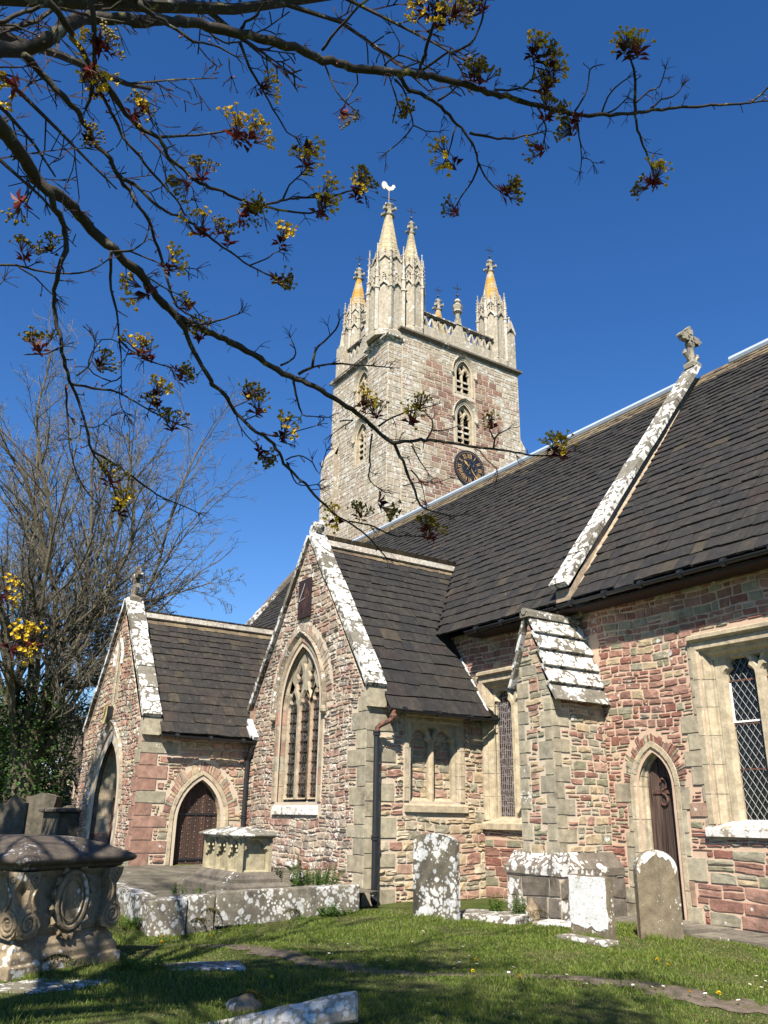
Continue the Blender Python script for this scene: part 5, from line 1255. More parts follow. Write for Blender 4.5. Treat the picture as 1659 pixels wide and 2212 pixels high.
# ------------------------------------------------------------------ distant graves on the left
def bgat(x,y,X):
    v=ray(x,y);return EYE+v*(X/v[0])
def bggrave(x,y,dist,w_,h_,kind,label,rot=.0):
    v=ray(x,y);P=EYE+v*dist;z=gz(P[0],P[1]);u=(math.sin(YAW+rot),math.cos(YAW+rot))
    if kind=='round': O=[(-w_/2,0),(w_/2,0),(w_/2,h_*.8)]+[(w_/2*math.cos(a),h_*.8+h_*.2*math.sin(a)) for a in [math.pi*i/8 for i in range(1,8)]]+[(-w_/2,h_*.8)]
    elif kind=='ogee': O=[(-w_/2,0),(w_/2,0),(w_/2,h_*.85),(w_*.3,h_*.88),(w_*.15,h_*.97),(0,h_),(-w_*.15,h_*.97),(-w_*.3,h_*.88),(-w_/2,h_*.85)]
    else: O=[(-w_*.4,0),(w_*.4,0),(w_*.46,h_*.3),(w_*.42,h_*.6),(w_*.5,h_*.86),(w_*.5,h_*.93),(w_*.3,h_*.95),(.0,h_),(-w_*.3,h_*.95),(-w_*.5,h_*.93),(-w_*.5,h_*.86),(-w_*.42,h_*.6),(-w_*.46,h_*.3)]
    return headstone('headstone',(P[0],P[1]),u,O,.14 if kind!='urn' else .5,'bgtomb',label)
bggrave(22,1800,26.5,.72,1.25,'ogee','broad shouldered grey headstone at the far left edge beyond the big tomb')
bggrave(88,1778,30,.95,1.45,'urn','dark flared tomb stone with lichen, middle of the distant graves')
bggrave(146,1760,36,.72,1.15,'round','dark round topped headstone behind the distant chest tomb beside the porch',.3)
def bgchest(x,y,dist,hx,hy,h_,label,mat='tomb'):
    v=ray(x,y);P=EYE+v*dist;z=gz(P[0],P[1]);o=empty('chest_tomb',(P[0],P[1],z));tag(o,label,'chest tomb')
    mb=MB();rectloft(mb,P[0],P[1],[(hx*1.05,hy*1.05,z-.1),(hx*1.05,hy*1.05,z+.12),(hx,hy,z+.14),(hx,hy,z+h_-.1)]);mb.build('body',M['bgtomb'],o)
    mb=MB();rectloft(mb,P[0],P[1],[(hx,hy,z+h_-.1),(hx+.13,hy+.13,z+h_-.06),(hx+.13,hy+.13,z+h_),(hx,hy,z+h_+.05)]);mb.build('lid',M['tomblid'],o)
bgchest(140,1792,28,1.0,.45,.82,'plain chest tomb with projecting dark lid, just left of the porch')
bgchest(56,1783,31,.35,.32,1.0,'narrow pedestal tomb between two distant headstones at left')
# ------------------------------------------------------------------ background buildings
def bgpt(x,y,dist): return EYE+ray(x,y)*dist
P=bgpt(150,1700,62);Z0=.85
gc=empty('gabled_cottage',(P[0],P[1],Z0));tag(gc,'dark stone outbuilding with steep gable and pointed window beside the porch','building')
Mx=stone_mat('dark_rubble',[((.17,.125,.105),3),((.21,.17,.14),2),((.14,.115,.1),2)],.4,5,.36,.3);M['bgstone']=Mx  # darker rubble for the outbuilding
fwd=Vector((-math.cos(YAW),math.sin(YAW),0));rt=Vector((math.sin(YAW),math.cos(YAW),0))
Fg=Fr((P[0],P[1],0),rt,-fwd)
mb=MB();hw=1.35;O_=[(-hw-.15,Z0-.3),(hw,Z0-.3),(hw,Z0+2.0),(.2,Z0+5.5),(-.2,Z0+5.5)]
O_=[(-hw,Z0-.3),(hw,Z0-.3),(hw,Z0+1.2),(.35,Z0+5.0),(-.25,Z0+5.0),(-hw,Z0+1.2)]
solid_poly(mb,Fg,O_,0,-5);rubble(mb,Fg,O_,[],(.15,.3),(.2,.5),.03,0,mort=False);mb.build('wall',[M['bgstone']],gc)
mb=MB();Fg.box(mb,-.2,.45,Z0+4.6,Z0+5.7,-.5,.05);mb.build('chimney',M['bgstone'],gc)
mb=MB();
for s in (-1,1): solid_poly(mb,Fg,[(s*(hw+.2),Z0+1.1),(s*.3,Z0+5.1),(s*.3,Z0+5.3),(s*(hw+.35),Z0+1.1)],.1,-5.1)
mb.build('roof',M['slate'],gc)
mb=MB();arch_frame(mb,Fg,.05,Z0+1.4,Z0+2.3,.25,.5,[(.1,.05),(0,.05),(0,-.05)],0,None,5,2);w=mb.build('window',M['dress_old'],gc);pane(Fg,archfill(.05,Z0+1.4,Z0+2.3,.26,.5,0,5),.02,'glass_d',w,'pane')
P2_=bgpt(112,1690,80);Fh=Fr((P2_[0],P2_[1],0),(rt+fwd*.3).normalized(),(-fwd+rt*.3).normalized());gh=empty('lodge',(P2_[0],P2_[1],Z0));tag(gh,'small pink stone lodge with a grey lead roof glimpsed beyond the distant graves','building')
mb=MB();Fh.box(mb,-3.2,1.9,Z0-.5,Z0+3.4,-4,0);rubble(mb,Fh,rect(-3.2,1.9,Z0-.4,Z0+3.4),[],(.25,.35),(.4,.7),.03,0,mort=False);mb.build('wall',M['porch_e'],gh)
mb=MB();solid_poly(mb,Fh,[(-3.5,Z0+3.4),(2.2,Z0+3.4),(2.2,Z0+3.55),(1.2,Z0+5.3),(-.5,Z0+5.3)],.3,-4.3);mb.build('roof',M['lead'],gh)
mb=MB();Fh.box(mb,.1,.5,Z0+1.5,Z0+2.8,.02,.06);mb.build('window',M['white'],gh)
# far wooded hillside
M['wood']=leaf_mat('far_foliage',(.03,.042,.016),(.065,.072,.032),.1,.8)
mb=MB();N=46
for j in range(5):
    for i in range(N+1):
        a=math.radians(95+130*i/N);r=150+70*j;h=(1.0,10,20,27,20)[j]+2.5*math.sin(i*.9+j)+1.5*math.sin(i*2.3);mb.v.append((r*math.cos(a),r*math.sin(a)*1.0,h))
mb.f=[(j*(N+1)+i,j*(N+1)+i+1,(j+1)*(N+1)+i+1,(j+1)*(N+1)+i) for j in range(4) for i in range(N)];mb.m=[0]*len(mb.f)
tag(mb.build('hills',M['wood'],None,True),kind='structure')
# ------------------------------------------------------------------ foliage helpers
def leafquad(mb,p,d,up,l,w,m=0,fold=.25):
    p=Vector(p);d=Vector(d).normalized();s=d.cross(Vector(up));
    if s.length<1e-4:s=d.orthogonal()
    s.normalize();n=s.cross(d)
    a=p;b=p+d*l*.5+s*w*.5+n*w*fold;c=p+d*l;e=p+d*l*.5-s*w*.5+n*w*fold;k=p+d*l*.52
    mb.add([tuple(a),tuple(b),tuple(c),tuple(e),tuple(k)],[(0,1,4),(1,2,4),(2,3,4),(3,0,4)],m)
def rv(s=1.0): return Vector((R.gauss(0,s),R.gauss(0,s),R.gauss(0,s)))
def bush(name,c,rx,ry,rz,n,ls,mat,label,cat,lumps=9,trunk=True,mats2=None,group=None):
    c=Vector(c);o=empty(name,c);tag(o,label,cat,group)
    mb=MB();L=[]
    for i in range(lumps):
        v=rv().normalized()*R.uniform(.3,.85);L.append((Vector((v.x*rx,v.y*ry,(v.z*.5+.5)*rz*1.6+rz*.1)),R.uniform(.28,.5)))
    for i in range(n):
        q,s=R.choice(L);d=rv().normalized();p=c+q+Vector((d.x*rx*s,d.y*ry*s,d.z*rz*s))*R.uniform(.55,1.05)
        if p.z<c.z:p.z=c.z+R.uniform(0,.2)
        leafquad(mb,p,(d+rv(.6)),(0,0,1),ls*R.uniform(.6,1.4),ls*R.uniform(.4,.8),0)
    mb.build('foliage',M[mat],o)
    if trunk:
        mb=MB()
        for i in range(5): tube(mb,[c+Vector((R.uniform(-.2,.2)*rx,R.uniform(-.2,.2)*ry,-.2)),c+L[i%len(L)][0]*.5,c+L[i%len(L)][0]],[.09,.06,.02],5)
        mb.build('stem',M['bark_bg'],o)
    return o
def bark(name,a,b,lich=(.30,.27,.06),am=.5,pale=(.30,.30,.27)):
    n=NM(name,.85,.25);c=n.mix(n.noise(18,5,.7),a,b);c=n.mix(n.step(n.noise(11,4,.7),.6-am*.06,.68),c,pale);c=n.mix(n.step(n.noise(7,5,.7),.64-am*.07,.70-am*.04),c,lich);n.bump(n.noise(55,5,.75),.7,.008);n.bump(n.noise(9,3),.4,.02);return n.color(c)
M['bark_bg']=bark('grey_bark',(.06,.05,.032),(.135,.115,.075),(.17,.16,.07),.45,(.16,.145,.11))
M['twig_bg']=bark('fine_twig_bark',(.08,.073,.055),(.15,.135,.10),(.17,.145,.08),.2,(.19,.17,.15))
M['ivy']=leaf_mat('ivy_leaf',(.022,.048,.012),(.055,.10,.02),.15,.4);M['yew']=leaf_mat('evergreen_leaf',(.014,.026,.008),(.035,.052,.016),.1);M['laurel']=leaf_mat('shrub_leaf',(.055,.085,.02),(.10,.125,.035),.3)
# ------------------------------------------------------------------ bare tree
def grow(mb,p,d,l,r,lev,maxlev,seg,up,spread,nchild,bare,rmin,shr=.62):
    """recursive branch; returns nothing"""
    pts=[p.copy()];rs=[r];d=d.normalized();n=max(2,int(l/seg))
    for i in range(n):
        d=(d+rv(.09+.03*lev)+Vector((0,0,up[min(lev,len(up)-1)])) *.12).normalized();p=p+d*(l/n);pts.append(p.copy());rs.append(max(r*(1-.72*(i+1)/n),rmin))
    tube(mb,pts,rs,6 if lev<1 else 4 if lev<2 else 3,0 if lev<2 else 1,cap=False)
    if lev>=maxlev: return
    k=nchild[lev]
    for j in range(k):
        t=bare[lev]+(1-bare[lev])*(j+R.random())/k;i=min(int(t*n),n-1);q=pts[i].lerp(pts[i+1],t*n-i);dd=(pts[i+1]-pts[i]).normalized()
        s=dd.orthogonal().normalized();s.rotate(Matrix.Rotation(R.uniform(0,6.28),3,dd));a=spread[lev]*R.uniform(.7,1.3)
        nd=dd*math.cos(a)+s*math.sin(a);grow(mb,q,nd,l*shr*R.uniform(.5,1.05)*(1.1-.5*t),max(rs[i]*.5,rmin),lev+1,maxlev,seg*.75,up,spread,nchild,bare,rmin,shr)
TP=bgpt(38,1725,40);TP[2]=gz(TP[0],TP[1])
bt_=empty('bare_tree',TP);tag(bt_,'tall leafless multi stemmed tree with ivy at its foot, left of the porch','tree')
mb=MB();T=Vector(TP)
tube(mb,[T+Vector((0,0,-.3)),T+Vector((.05,0,1)),T+Vector((0,.1,2.4)),T+Vector((0,.1,4.2))],[1.0,.72,.66,.6],9);tm=mb
mb.build('trunk',M['bark_bg'],bt_)
mb=MB()
for i in range(14):
    a=i*2.4+.3;o_=.25+.5*(i%4)/3;d=Vector((math.cos(a)*.3*o_*2.0,math.sin(a)*.3*o_*2.0,1));p=T+Vector((math.cos(a)*.42,math.sin(a)*.42,2.2+R.uniform(0,1.8)))
    grow(mb,p,d,R.uniform(13.5,18.5),R.uniform(.12,.2),0,3,1.1,(.2,.12,.0,-.05),(.5,.62,.7),(22,9,6),(.14,.1,.06),.0085,.42)
for i in range(15):      # low drooping side limbs
    a=math.radians(20+R.uniform(0,130)) if i<12 else R.uniform(0,6.28);p=T+Vector((math.cos(a)*.4,math.sin(a)*.4,R.uniform(3.2,9.5)))
    grow(mb,p,Vector((math.cos(a),math.sin(a),.42)),R.uniform(4.6,7.4),R.uniform(.07,.1),0,3,.7,(.06,-.05,-.2,-.3),(.6,.7,.8),(15,8,8),(.12,.1,.05),.0085,.46)
mb.build('crown',[M['bark_bg'],M['twig_bg']],bt_)
mb=MB()
for i in range(5200):
    a=R.uniform(0,6.28);h=R.uniform(0,1)**1.15*6.2;r=(.75+.5*math.sin(a*3+h*1.3)*.35+R.uniform(0,.75))*(1.25-.1*h);p=T+Vector((math.cos(a)*r*1.25,math.sin(a)*r*1.25,h))
    leafquad(mb,p,Vector((math.cos(a),math.sin(a),-.3))+rv(.5),(0,0,1),R.uniform(.12,.26),R.uniform(.1,.22))
iv=mb.build('ivy',M['ivy'],None,False,tuple(T));tag(iv,'dense glossy ivy wrapped round the foot of the tall bare tree','ivy')
# second leafless tree behind, smaller
T2=Vector(bgpt(120,1735,52));T2.z=gz(T2.x,T2.y)
b2=empty('bare_tree',T2);tag(b2,'smaller leafless tree with tangled twigs right between the tall bare tree and the porch','tree')
mb=MB();tube(mb,[T2+Vector((0,0,-.3)),T2+Vector((.1,0,1.6)),T2+Vector((.05,.1,3.2))],[.4,.3,.24],7);mb.build('trunk',M['bark_bg'],b2)
mb=MB()
for i in range(8):
    a=i*2.4;grow(mb,T2+Vector((0,0,1.6+.2*i)),Vector((math.cos(a)*.8,math.sin(a)*.8,.9)),R.uniform(4,6),.1,0,3,.8,(.06,0,-.05,-.1),(.7,.8,.8),(9,7,5),(.15,.1,.08),.012,.5)
mb.build('crown',[M['bark_bg'],M['twig_bg']],b2)
def bgbush(x,y,dist,*a,**k):
    p=bgpt(x,y,dist);p[2]=gz(p[0],p[1]);return bush('shrub',p,*a,**k)
bgbush(8,1765,58,5.5,4,4.2,4200,.42,'yew','dark evergreen yew behind the ivy clad tree at the left edge','shrub',lumps=14)
bgbush(175,1740,95,7,4,3.6,3600,.5,'laurel','sunlit green shrubbery behind the steep gabled outbuilding','shrub',lumps=12)
bgbush(70,1752,86,8,4,3.4,3600,.5,'yew','dark evergreen hedge behind the lodge and distant graves','shrub',lumps=14)
bgbush(115,1738,104,9,4,7.5,3600,.7,'yew','tall dark evergreen mass rising behind the lodge roof','shrub',lumps=14)
yt=bush('added_shade_tree',(-18.4,-1.5,5.5),2.7,2.5,4.6,9000,.24,'yew','tall dark evergreen added unseen beyond the left edge to shade the distant graves','tree',lumps=18)  # unseen tree, added to throw shade on the distant graves
mb=MB();tube(mb,[(-18.4,-1.5,0),(-18.35,-1.45,3),(-18.4,-1.5,9)],[.4,.32,.15],9);mb.build('trunk',M['bark_bg'],yt)
# ------------------------------------------------------------------ plants at the wall foot
M['weed']=leaf_mat('weed_leaf',(.06,.13,.02),(.13,.22,.04),.35);M['moss']=leaf_mat('moss_green',(.06,.055,.012),(.12,.10,.02),.1,.9);M['redbud']=NM('dull_red_buds',.7,.2).color((.22,.05,.05))
def weed(name,c,r,h,n,label,cat='plant',ls=.07,buds=0,mat='weed'):
    c=Vector(c);o=empty(name,c);tag(o,label,cat);mb=MB();ms=MB();mr=MB()
    for i in range(n):
        a=R.uniform(0,6.28);q=R.random()**.5*r;b=c+Vector((math.cos(a)*q,math.sin(a)*q,-.02));t=b+Vector((math.cos(a)*.35*q+R.gauss(0,.03),math.sin(a)*.35*q+R.gauss(0,.03),h*R.uniform(.5,1.1)))
        tube(ms,[b,b.lerp(t,.5)+rv(.01),t],[.005,.004,.002],4,cap=False)
        k=max(3,int((t-b).length/.03))
        for j in range(k):
            p=b.lerp(t,(j+.6)/k)
            for s in (0,3.14):
                w=j*1.57+s+R.uniform(-.5,.5);leafquad(mb,p,(math.cos(w),math.sin(w),R.uniform(-.2,.6)),(0,0,1),ls*R.uniform(.6,1.2)*(1.15-.6*j/k),ls*R.uniform(.35,.55))
        if i<buds:
            for j in range(6):
                p=t+rv(.012)+Vector((0,0,.01*j));lathe(mr,p,[(.003,-.012),(.010,0),(.003,.012)],5)
    mb.build('leaf',M[mat],o)['kind']='stuff';ms.build('stem',M['weed'],o)
    if buds:mr.build('flower_head',M['redbud'],o)
    return o
def zt(x,y): return .40+.22*sst(-x,15,19)+.01
weed('weed',(-15.35,8.55,zt(-15.4,8.5)),.42,.34,46,'broad clump of bright green weeds with red buds below the chapel window','plant',.075,12)
weed('weed',(-15.55,7.72,zt(-15.5,7.7)),.17,.36,20,'dark leafy weed tuft right behind the gothic tomb','plant',.07,3)
weed('weed',(-15.3,8.05,zt(-15.4,8)),.12,.55,9,'taller thin weed stems rising against the dark chapel stones','plant',.06,4)
weed('weed',(-14.72,5.55,.40),.10,.17,10,'small weed on the corner of the stone platform, left of two','plant',.055)
weed('weed',(-14.75,5.95,.40),.09,.12,9,'small weed on the stone platform nearest the gothic tomb step','plant',.05)
weed('weed',(-14.15,8.25,gz(-14,8.2)),.22,.22,26,'dark green alkanet clump at the base of the platform kerb','plant',.09)
weed('weed',(-14.15,7.6,gz(-14,7.6)),.08,.1,8,'tiny green sprig growing from the platform footing','plant',.05)
weed('weed',(-12.75,10.85,gz(-12.7,10.9)+.08),.10,.34,9,'upright green nettles behind the ledger slab, left clump','plant',.085)
weed('weed',(-12.3,11.0,gz(-12.3,11)+.08),.16,.36,14,'upright green nettles against the buttress plinth, right clump','plant',.085)
weed('weed',(-10.0,3.45,gz(-10,3.4)),.2,.16,18,'leafy weeds at the corner of the big chest tomb','plant',.09)
weed('weed',(-14.9,4.75,gz(-14.9,4.8)),.25,.18,20,'low leafy weeds along the platform side wall','plant',.08)
def moss(c,r,label,sq=.5):
    o=empty('moss_cushion',c);tag(o,label,'moss');mb=MB()
    for i in range(260):
        d=rv().normalized();d.z=abs(d.z);p=Vector(c)+Vector((d.x*r,d.y*r,d.z*r*sq));leafquad(mb,p,d+rv(.4),(0,0,1),.025,.018)
    mb.build('tuft',M['moss'],o)['kind']='stuff'
for (c,r,l) in (((-14.36,6.02,.1),.14,'brown moss cushion on the platform kerb joint'),((-14.34,5.8,-.02),.1,'low moss tuft at the foot of the platform corner'),((-14.38,7.55,.03),.13,'moss cushion below the long platform kerb'),((-12.0,11.15,.06),.19,'rounded moss mound at the buttress foot'),((-10.06,2.55,.15),.15,'moss patch on the plinth corner of the big chest tomb'),((-8.2,3.9,.0),.13,'mossy tuft in grass beside the toppled slab')):
    moss(c,r,l)
# daisies and dandelions
M['petal']=NM('white_petal',.6,.2).color((.80,.80,.78));M['yolk']=NM('yellow_centre',.6,.2).color((.75,.5,.03));M['dandy']=NM('dandelion_yellow',.6,.2).color((.80,.50,.015))
def flower_mesh(kind):
    mb=MB()
    if kind=='daisy':
        for i in range(9):
            a=i*.698;leafquad(mb,(.003*math.cos(a),.003*math.sin(a),.05),(math.cos(a),math.sin(a),.25),(0,0,1),.017,.010,0,.1)
        lathe(mb,(0,0,.048),[(.006,0),(.005,.006),(.001,.008)],6,1);tube(mb,[(0,0,-.01),(0,0,.05)],.0015,4,2)
    else:
        for k in range(3):
            for i in range(13):
                a=i*.483+k*.2;leafquad(mb,(0,0,.055+.004*k),(math.cos(a),math.sin(a),.15+.45*k),(0,0,1),.026-.004*k,.009,0,.1)
        tube(mb,[(0,0,-.01),(0,0,.055)],.003,4,2)
    return mb
fl={}
for kind,mats in (('daisy',('petal','yolk','weed')),('dandelion',('dandy','yolk','weed'))):
    o=flower_mesh(kind).build(kind,[M[m] for m in mats]);fl[kind]=o.data;bpy.data.objects.remove(o)
def onG(x,y):
    v=ray(x,y);t=(0-EYE[2])/v[2];P=EYE+v*t
    for _ in range(4): t=(gz(P[0],P[1])-EYE[2])/v[2];P=EYE+v*t
    return P
Z3=lambda x,y:(x*.5,(3000+y/1.0972)*.5486);Z4=lambda x,y:(829.5+x*.5,(3000+y/1.0972)*.5486)
dz=[(15,825),(45,830),(110,790),(125,788),(135,760),(155,762),(165,750),(175,750),(185,758),(265,775),(335,818),(385,835),(370,852),(310,892),(328,888),(305,915),(400,895),(555,912),(595,870),(545,815),(712,795),(540,935),(708,937),(745,940),(790,940),(860,960),(858,975),(875,978),(1080,987),(1155,995),(1205,992),(1242,882),(1395,1030),(1540,1060),(1580,985),(1632,998),(1615,950),(192,1075),(518,1118),(565,1122),(455,932),(8,880),(1390,1042),(1650,965),(1480,905),(980,800)]
dd=[Z4(*p) for p in dz]+[Z3(*p) for p in ((1570,775),(1582,792),(1565,820),(1610,818),(1622,825),(1558,860),(1640,830),(1650,870),(1500,805),(1420,845),(1080,820),(1072,835),(985,915),(1640,900),(955,745))]
for p in dd:
    P=onG(*p);o=bpy.data.objects.new('daisy',fl['daisy']);COL.objects.link(o);s=R.uniform(.8,1.25);o.location=(P[0],P[1],gz(P[0],P[1])-.0);o.scale=(s,s,s);o.rotation_euler=(R.uniform(-.3,.3),R.uniform(-.3,.3),R.uniform(0,6));tag(o,'tiny white daisy scattered in the sunlit churchyard grass','daisy','daisies in the grass')
dn=[(Z3(710,718),'dandelion at the foot of the platform corner, left of the pair'),(Z3(905,752),'dandelion in front of the platform corner beside another bloom'),(Z3(688,782),'dandelion lying low in the shaded turf, upper of two'),(Z3(703,806),'dandelion low in the shaded turf, lower of two'),(Z4(380,927),'dandelion right at the upper edge of the path'),(Z4(585,958),'dandelion beside the path below the buttress'),(Z4(1235,907),'dandelion in open grass below the rounded headstone'),(Z4(1325,1027),'dandelion near the path at right, brightest there'),(Z4(1180,882),'small dandelion in grass left of the rounded headstone foot'),(Z4(1440,1030),'faded dandelion at the far right by the path'),(Z4(405,885),'small dandelion in the daisies above the path'),(Z3(1165,957),'lone dandelion on the shaded grass by the toppled slab')]
for p,l in dn:
    P=onG(*p);o=bpy.data.objects.new('dandelion',fl['dandelion']);COL.objects.link(o);s=R.uniform(1.0,1.4);o.location=(P[0],P[1],gz(P[0],P[1]));o.scale=(s,s,s);o.rotation_euler=(R.uniform(-.3,.3),R.uniform(-.3,.3),R.uniform(0,6));tag(o,l,'dandelion')
mb=MB()
for i in range(420):
    x,y=R.uniform(-15,-5),R.uniform(1.5,11.6)
    if not blocked(x,y): leafquad(mb,(x,y,gz(x,y)+R.uniform(.02,.045)),(R.gauss(0,1),R.gauss(0,1),R.uniform(-.2,.3)),(0,0,1),R.uniform(.03,.06),R.uniform(.02,.035))
M['dead']=leaf_mat('dead_leaf',(.12,.065,.03),(.24,.15,.08),.1);tag(mb.build('leaf_litter',M['dead']),kind='stuff')
mb=MB()
for i in range(5200):      # longer tufts left by the mower against the stones
    c_=R.choice(((-12.72,9.36,.5,.12,.3),(-9.6,9.93,.42,.1,.02),(-9.0,10.85,.12,.34,0),(-14.2,6.9,.08,1.9,0),(-10.6,2.9,.14,.7,-.5),(-7.4,3.3,.5,.22,.8),(-12.6,10.0,.6,.1,.5),(-14.9,4.82,.7,.07,0)))
    a,b=R.uniform(-1,1)*c_[2],R.uniform(-1,1)*c_[3];x=c_[0]+a*math.cos(c_[4])-b*math.sin(c_[4]);y=c_[1]+a*math.sin(c_[4])+b*math.cos(c_[4])
    if R.random()<.55+.45*math.sin(x*7+y*5): h=R.uniform(.05,.14);leafquad(mb,(x,y,gz(x,y)-.01),(R.gauss(0,.35),R.gauss(0,.35),1),(R.gauss(0,1),R.gauss(0,1),.2),h,.008,0,.1)
tag(mb.build('grass_tufts',M['grass']),kind='stuff')
g=make_grass();tag(g.build('grass',[M['grass'],M['dry']]),kind='stuff')
# ------------------------------------------------------------------ flowering maple overhead
M['bark']=bark('maple_bark',(.022,.018,.013),(.055,.045,.033),(.22,.19,.03),.5,(.17,.165,.14));M['twig']=bark('maple_twig',(.02,.011,.01),(.05,.028,.024),(.2,.18,.06),.1,(.12,.11,.10))
M['bud']=(lambda n:n.color(n.mix(n.noise(40,2),(.10,.016,.014),(.26,.05,.04))))(NM('maple_bud',.4,.4));M['bract']=leaf_mat('red_bract',(.07,.010,.012),(.20,.03,.026),.3,.4);M['floret']=leaf_mat('yellow_floret',(.55,.38,.02),(.85,.58,.05),.35);M['floret_dull']=leaf_mat('olive_shaded_bud',(.13,.10,.012),(.30,.22,.025),.2);M['bract_d']=leaf_mat('dark_bract',(.028,.006,.007),(.075,.014,.014),.25,.4);M['stalk']=NM('flower_stalk',.6,.2).color((.10,.05,.025))  # dull floret: olive bud colour with shade put into it
mp_base=(-5.1,-2.3)
maple=empty('maple_tree',(mp_base[0],mp_base[1],gz(*mp_base)));tag(maple,'leafless maple in flower whose dark branches hang across the sky in front','tree')
MT=Vector((mp_base[0],mp_base[1],0))
mb=MB();tube(mb,[MT+Vector((0,0,-.2)),MT+Vector((.02,.03,.5)),MT+Vector((.05,0,1.6)),MT+Vector((.1,.1,3.2)),MT+Vector((.3,.1,5)),MT+Vector((.5,.3,7.5))],[.42,.33,.28,.25,.2,.14],12);mb.build('trunk',M['bark'],maple)
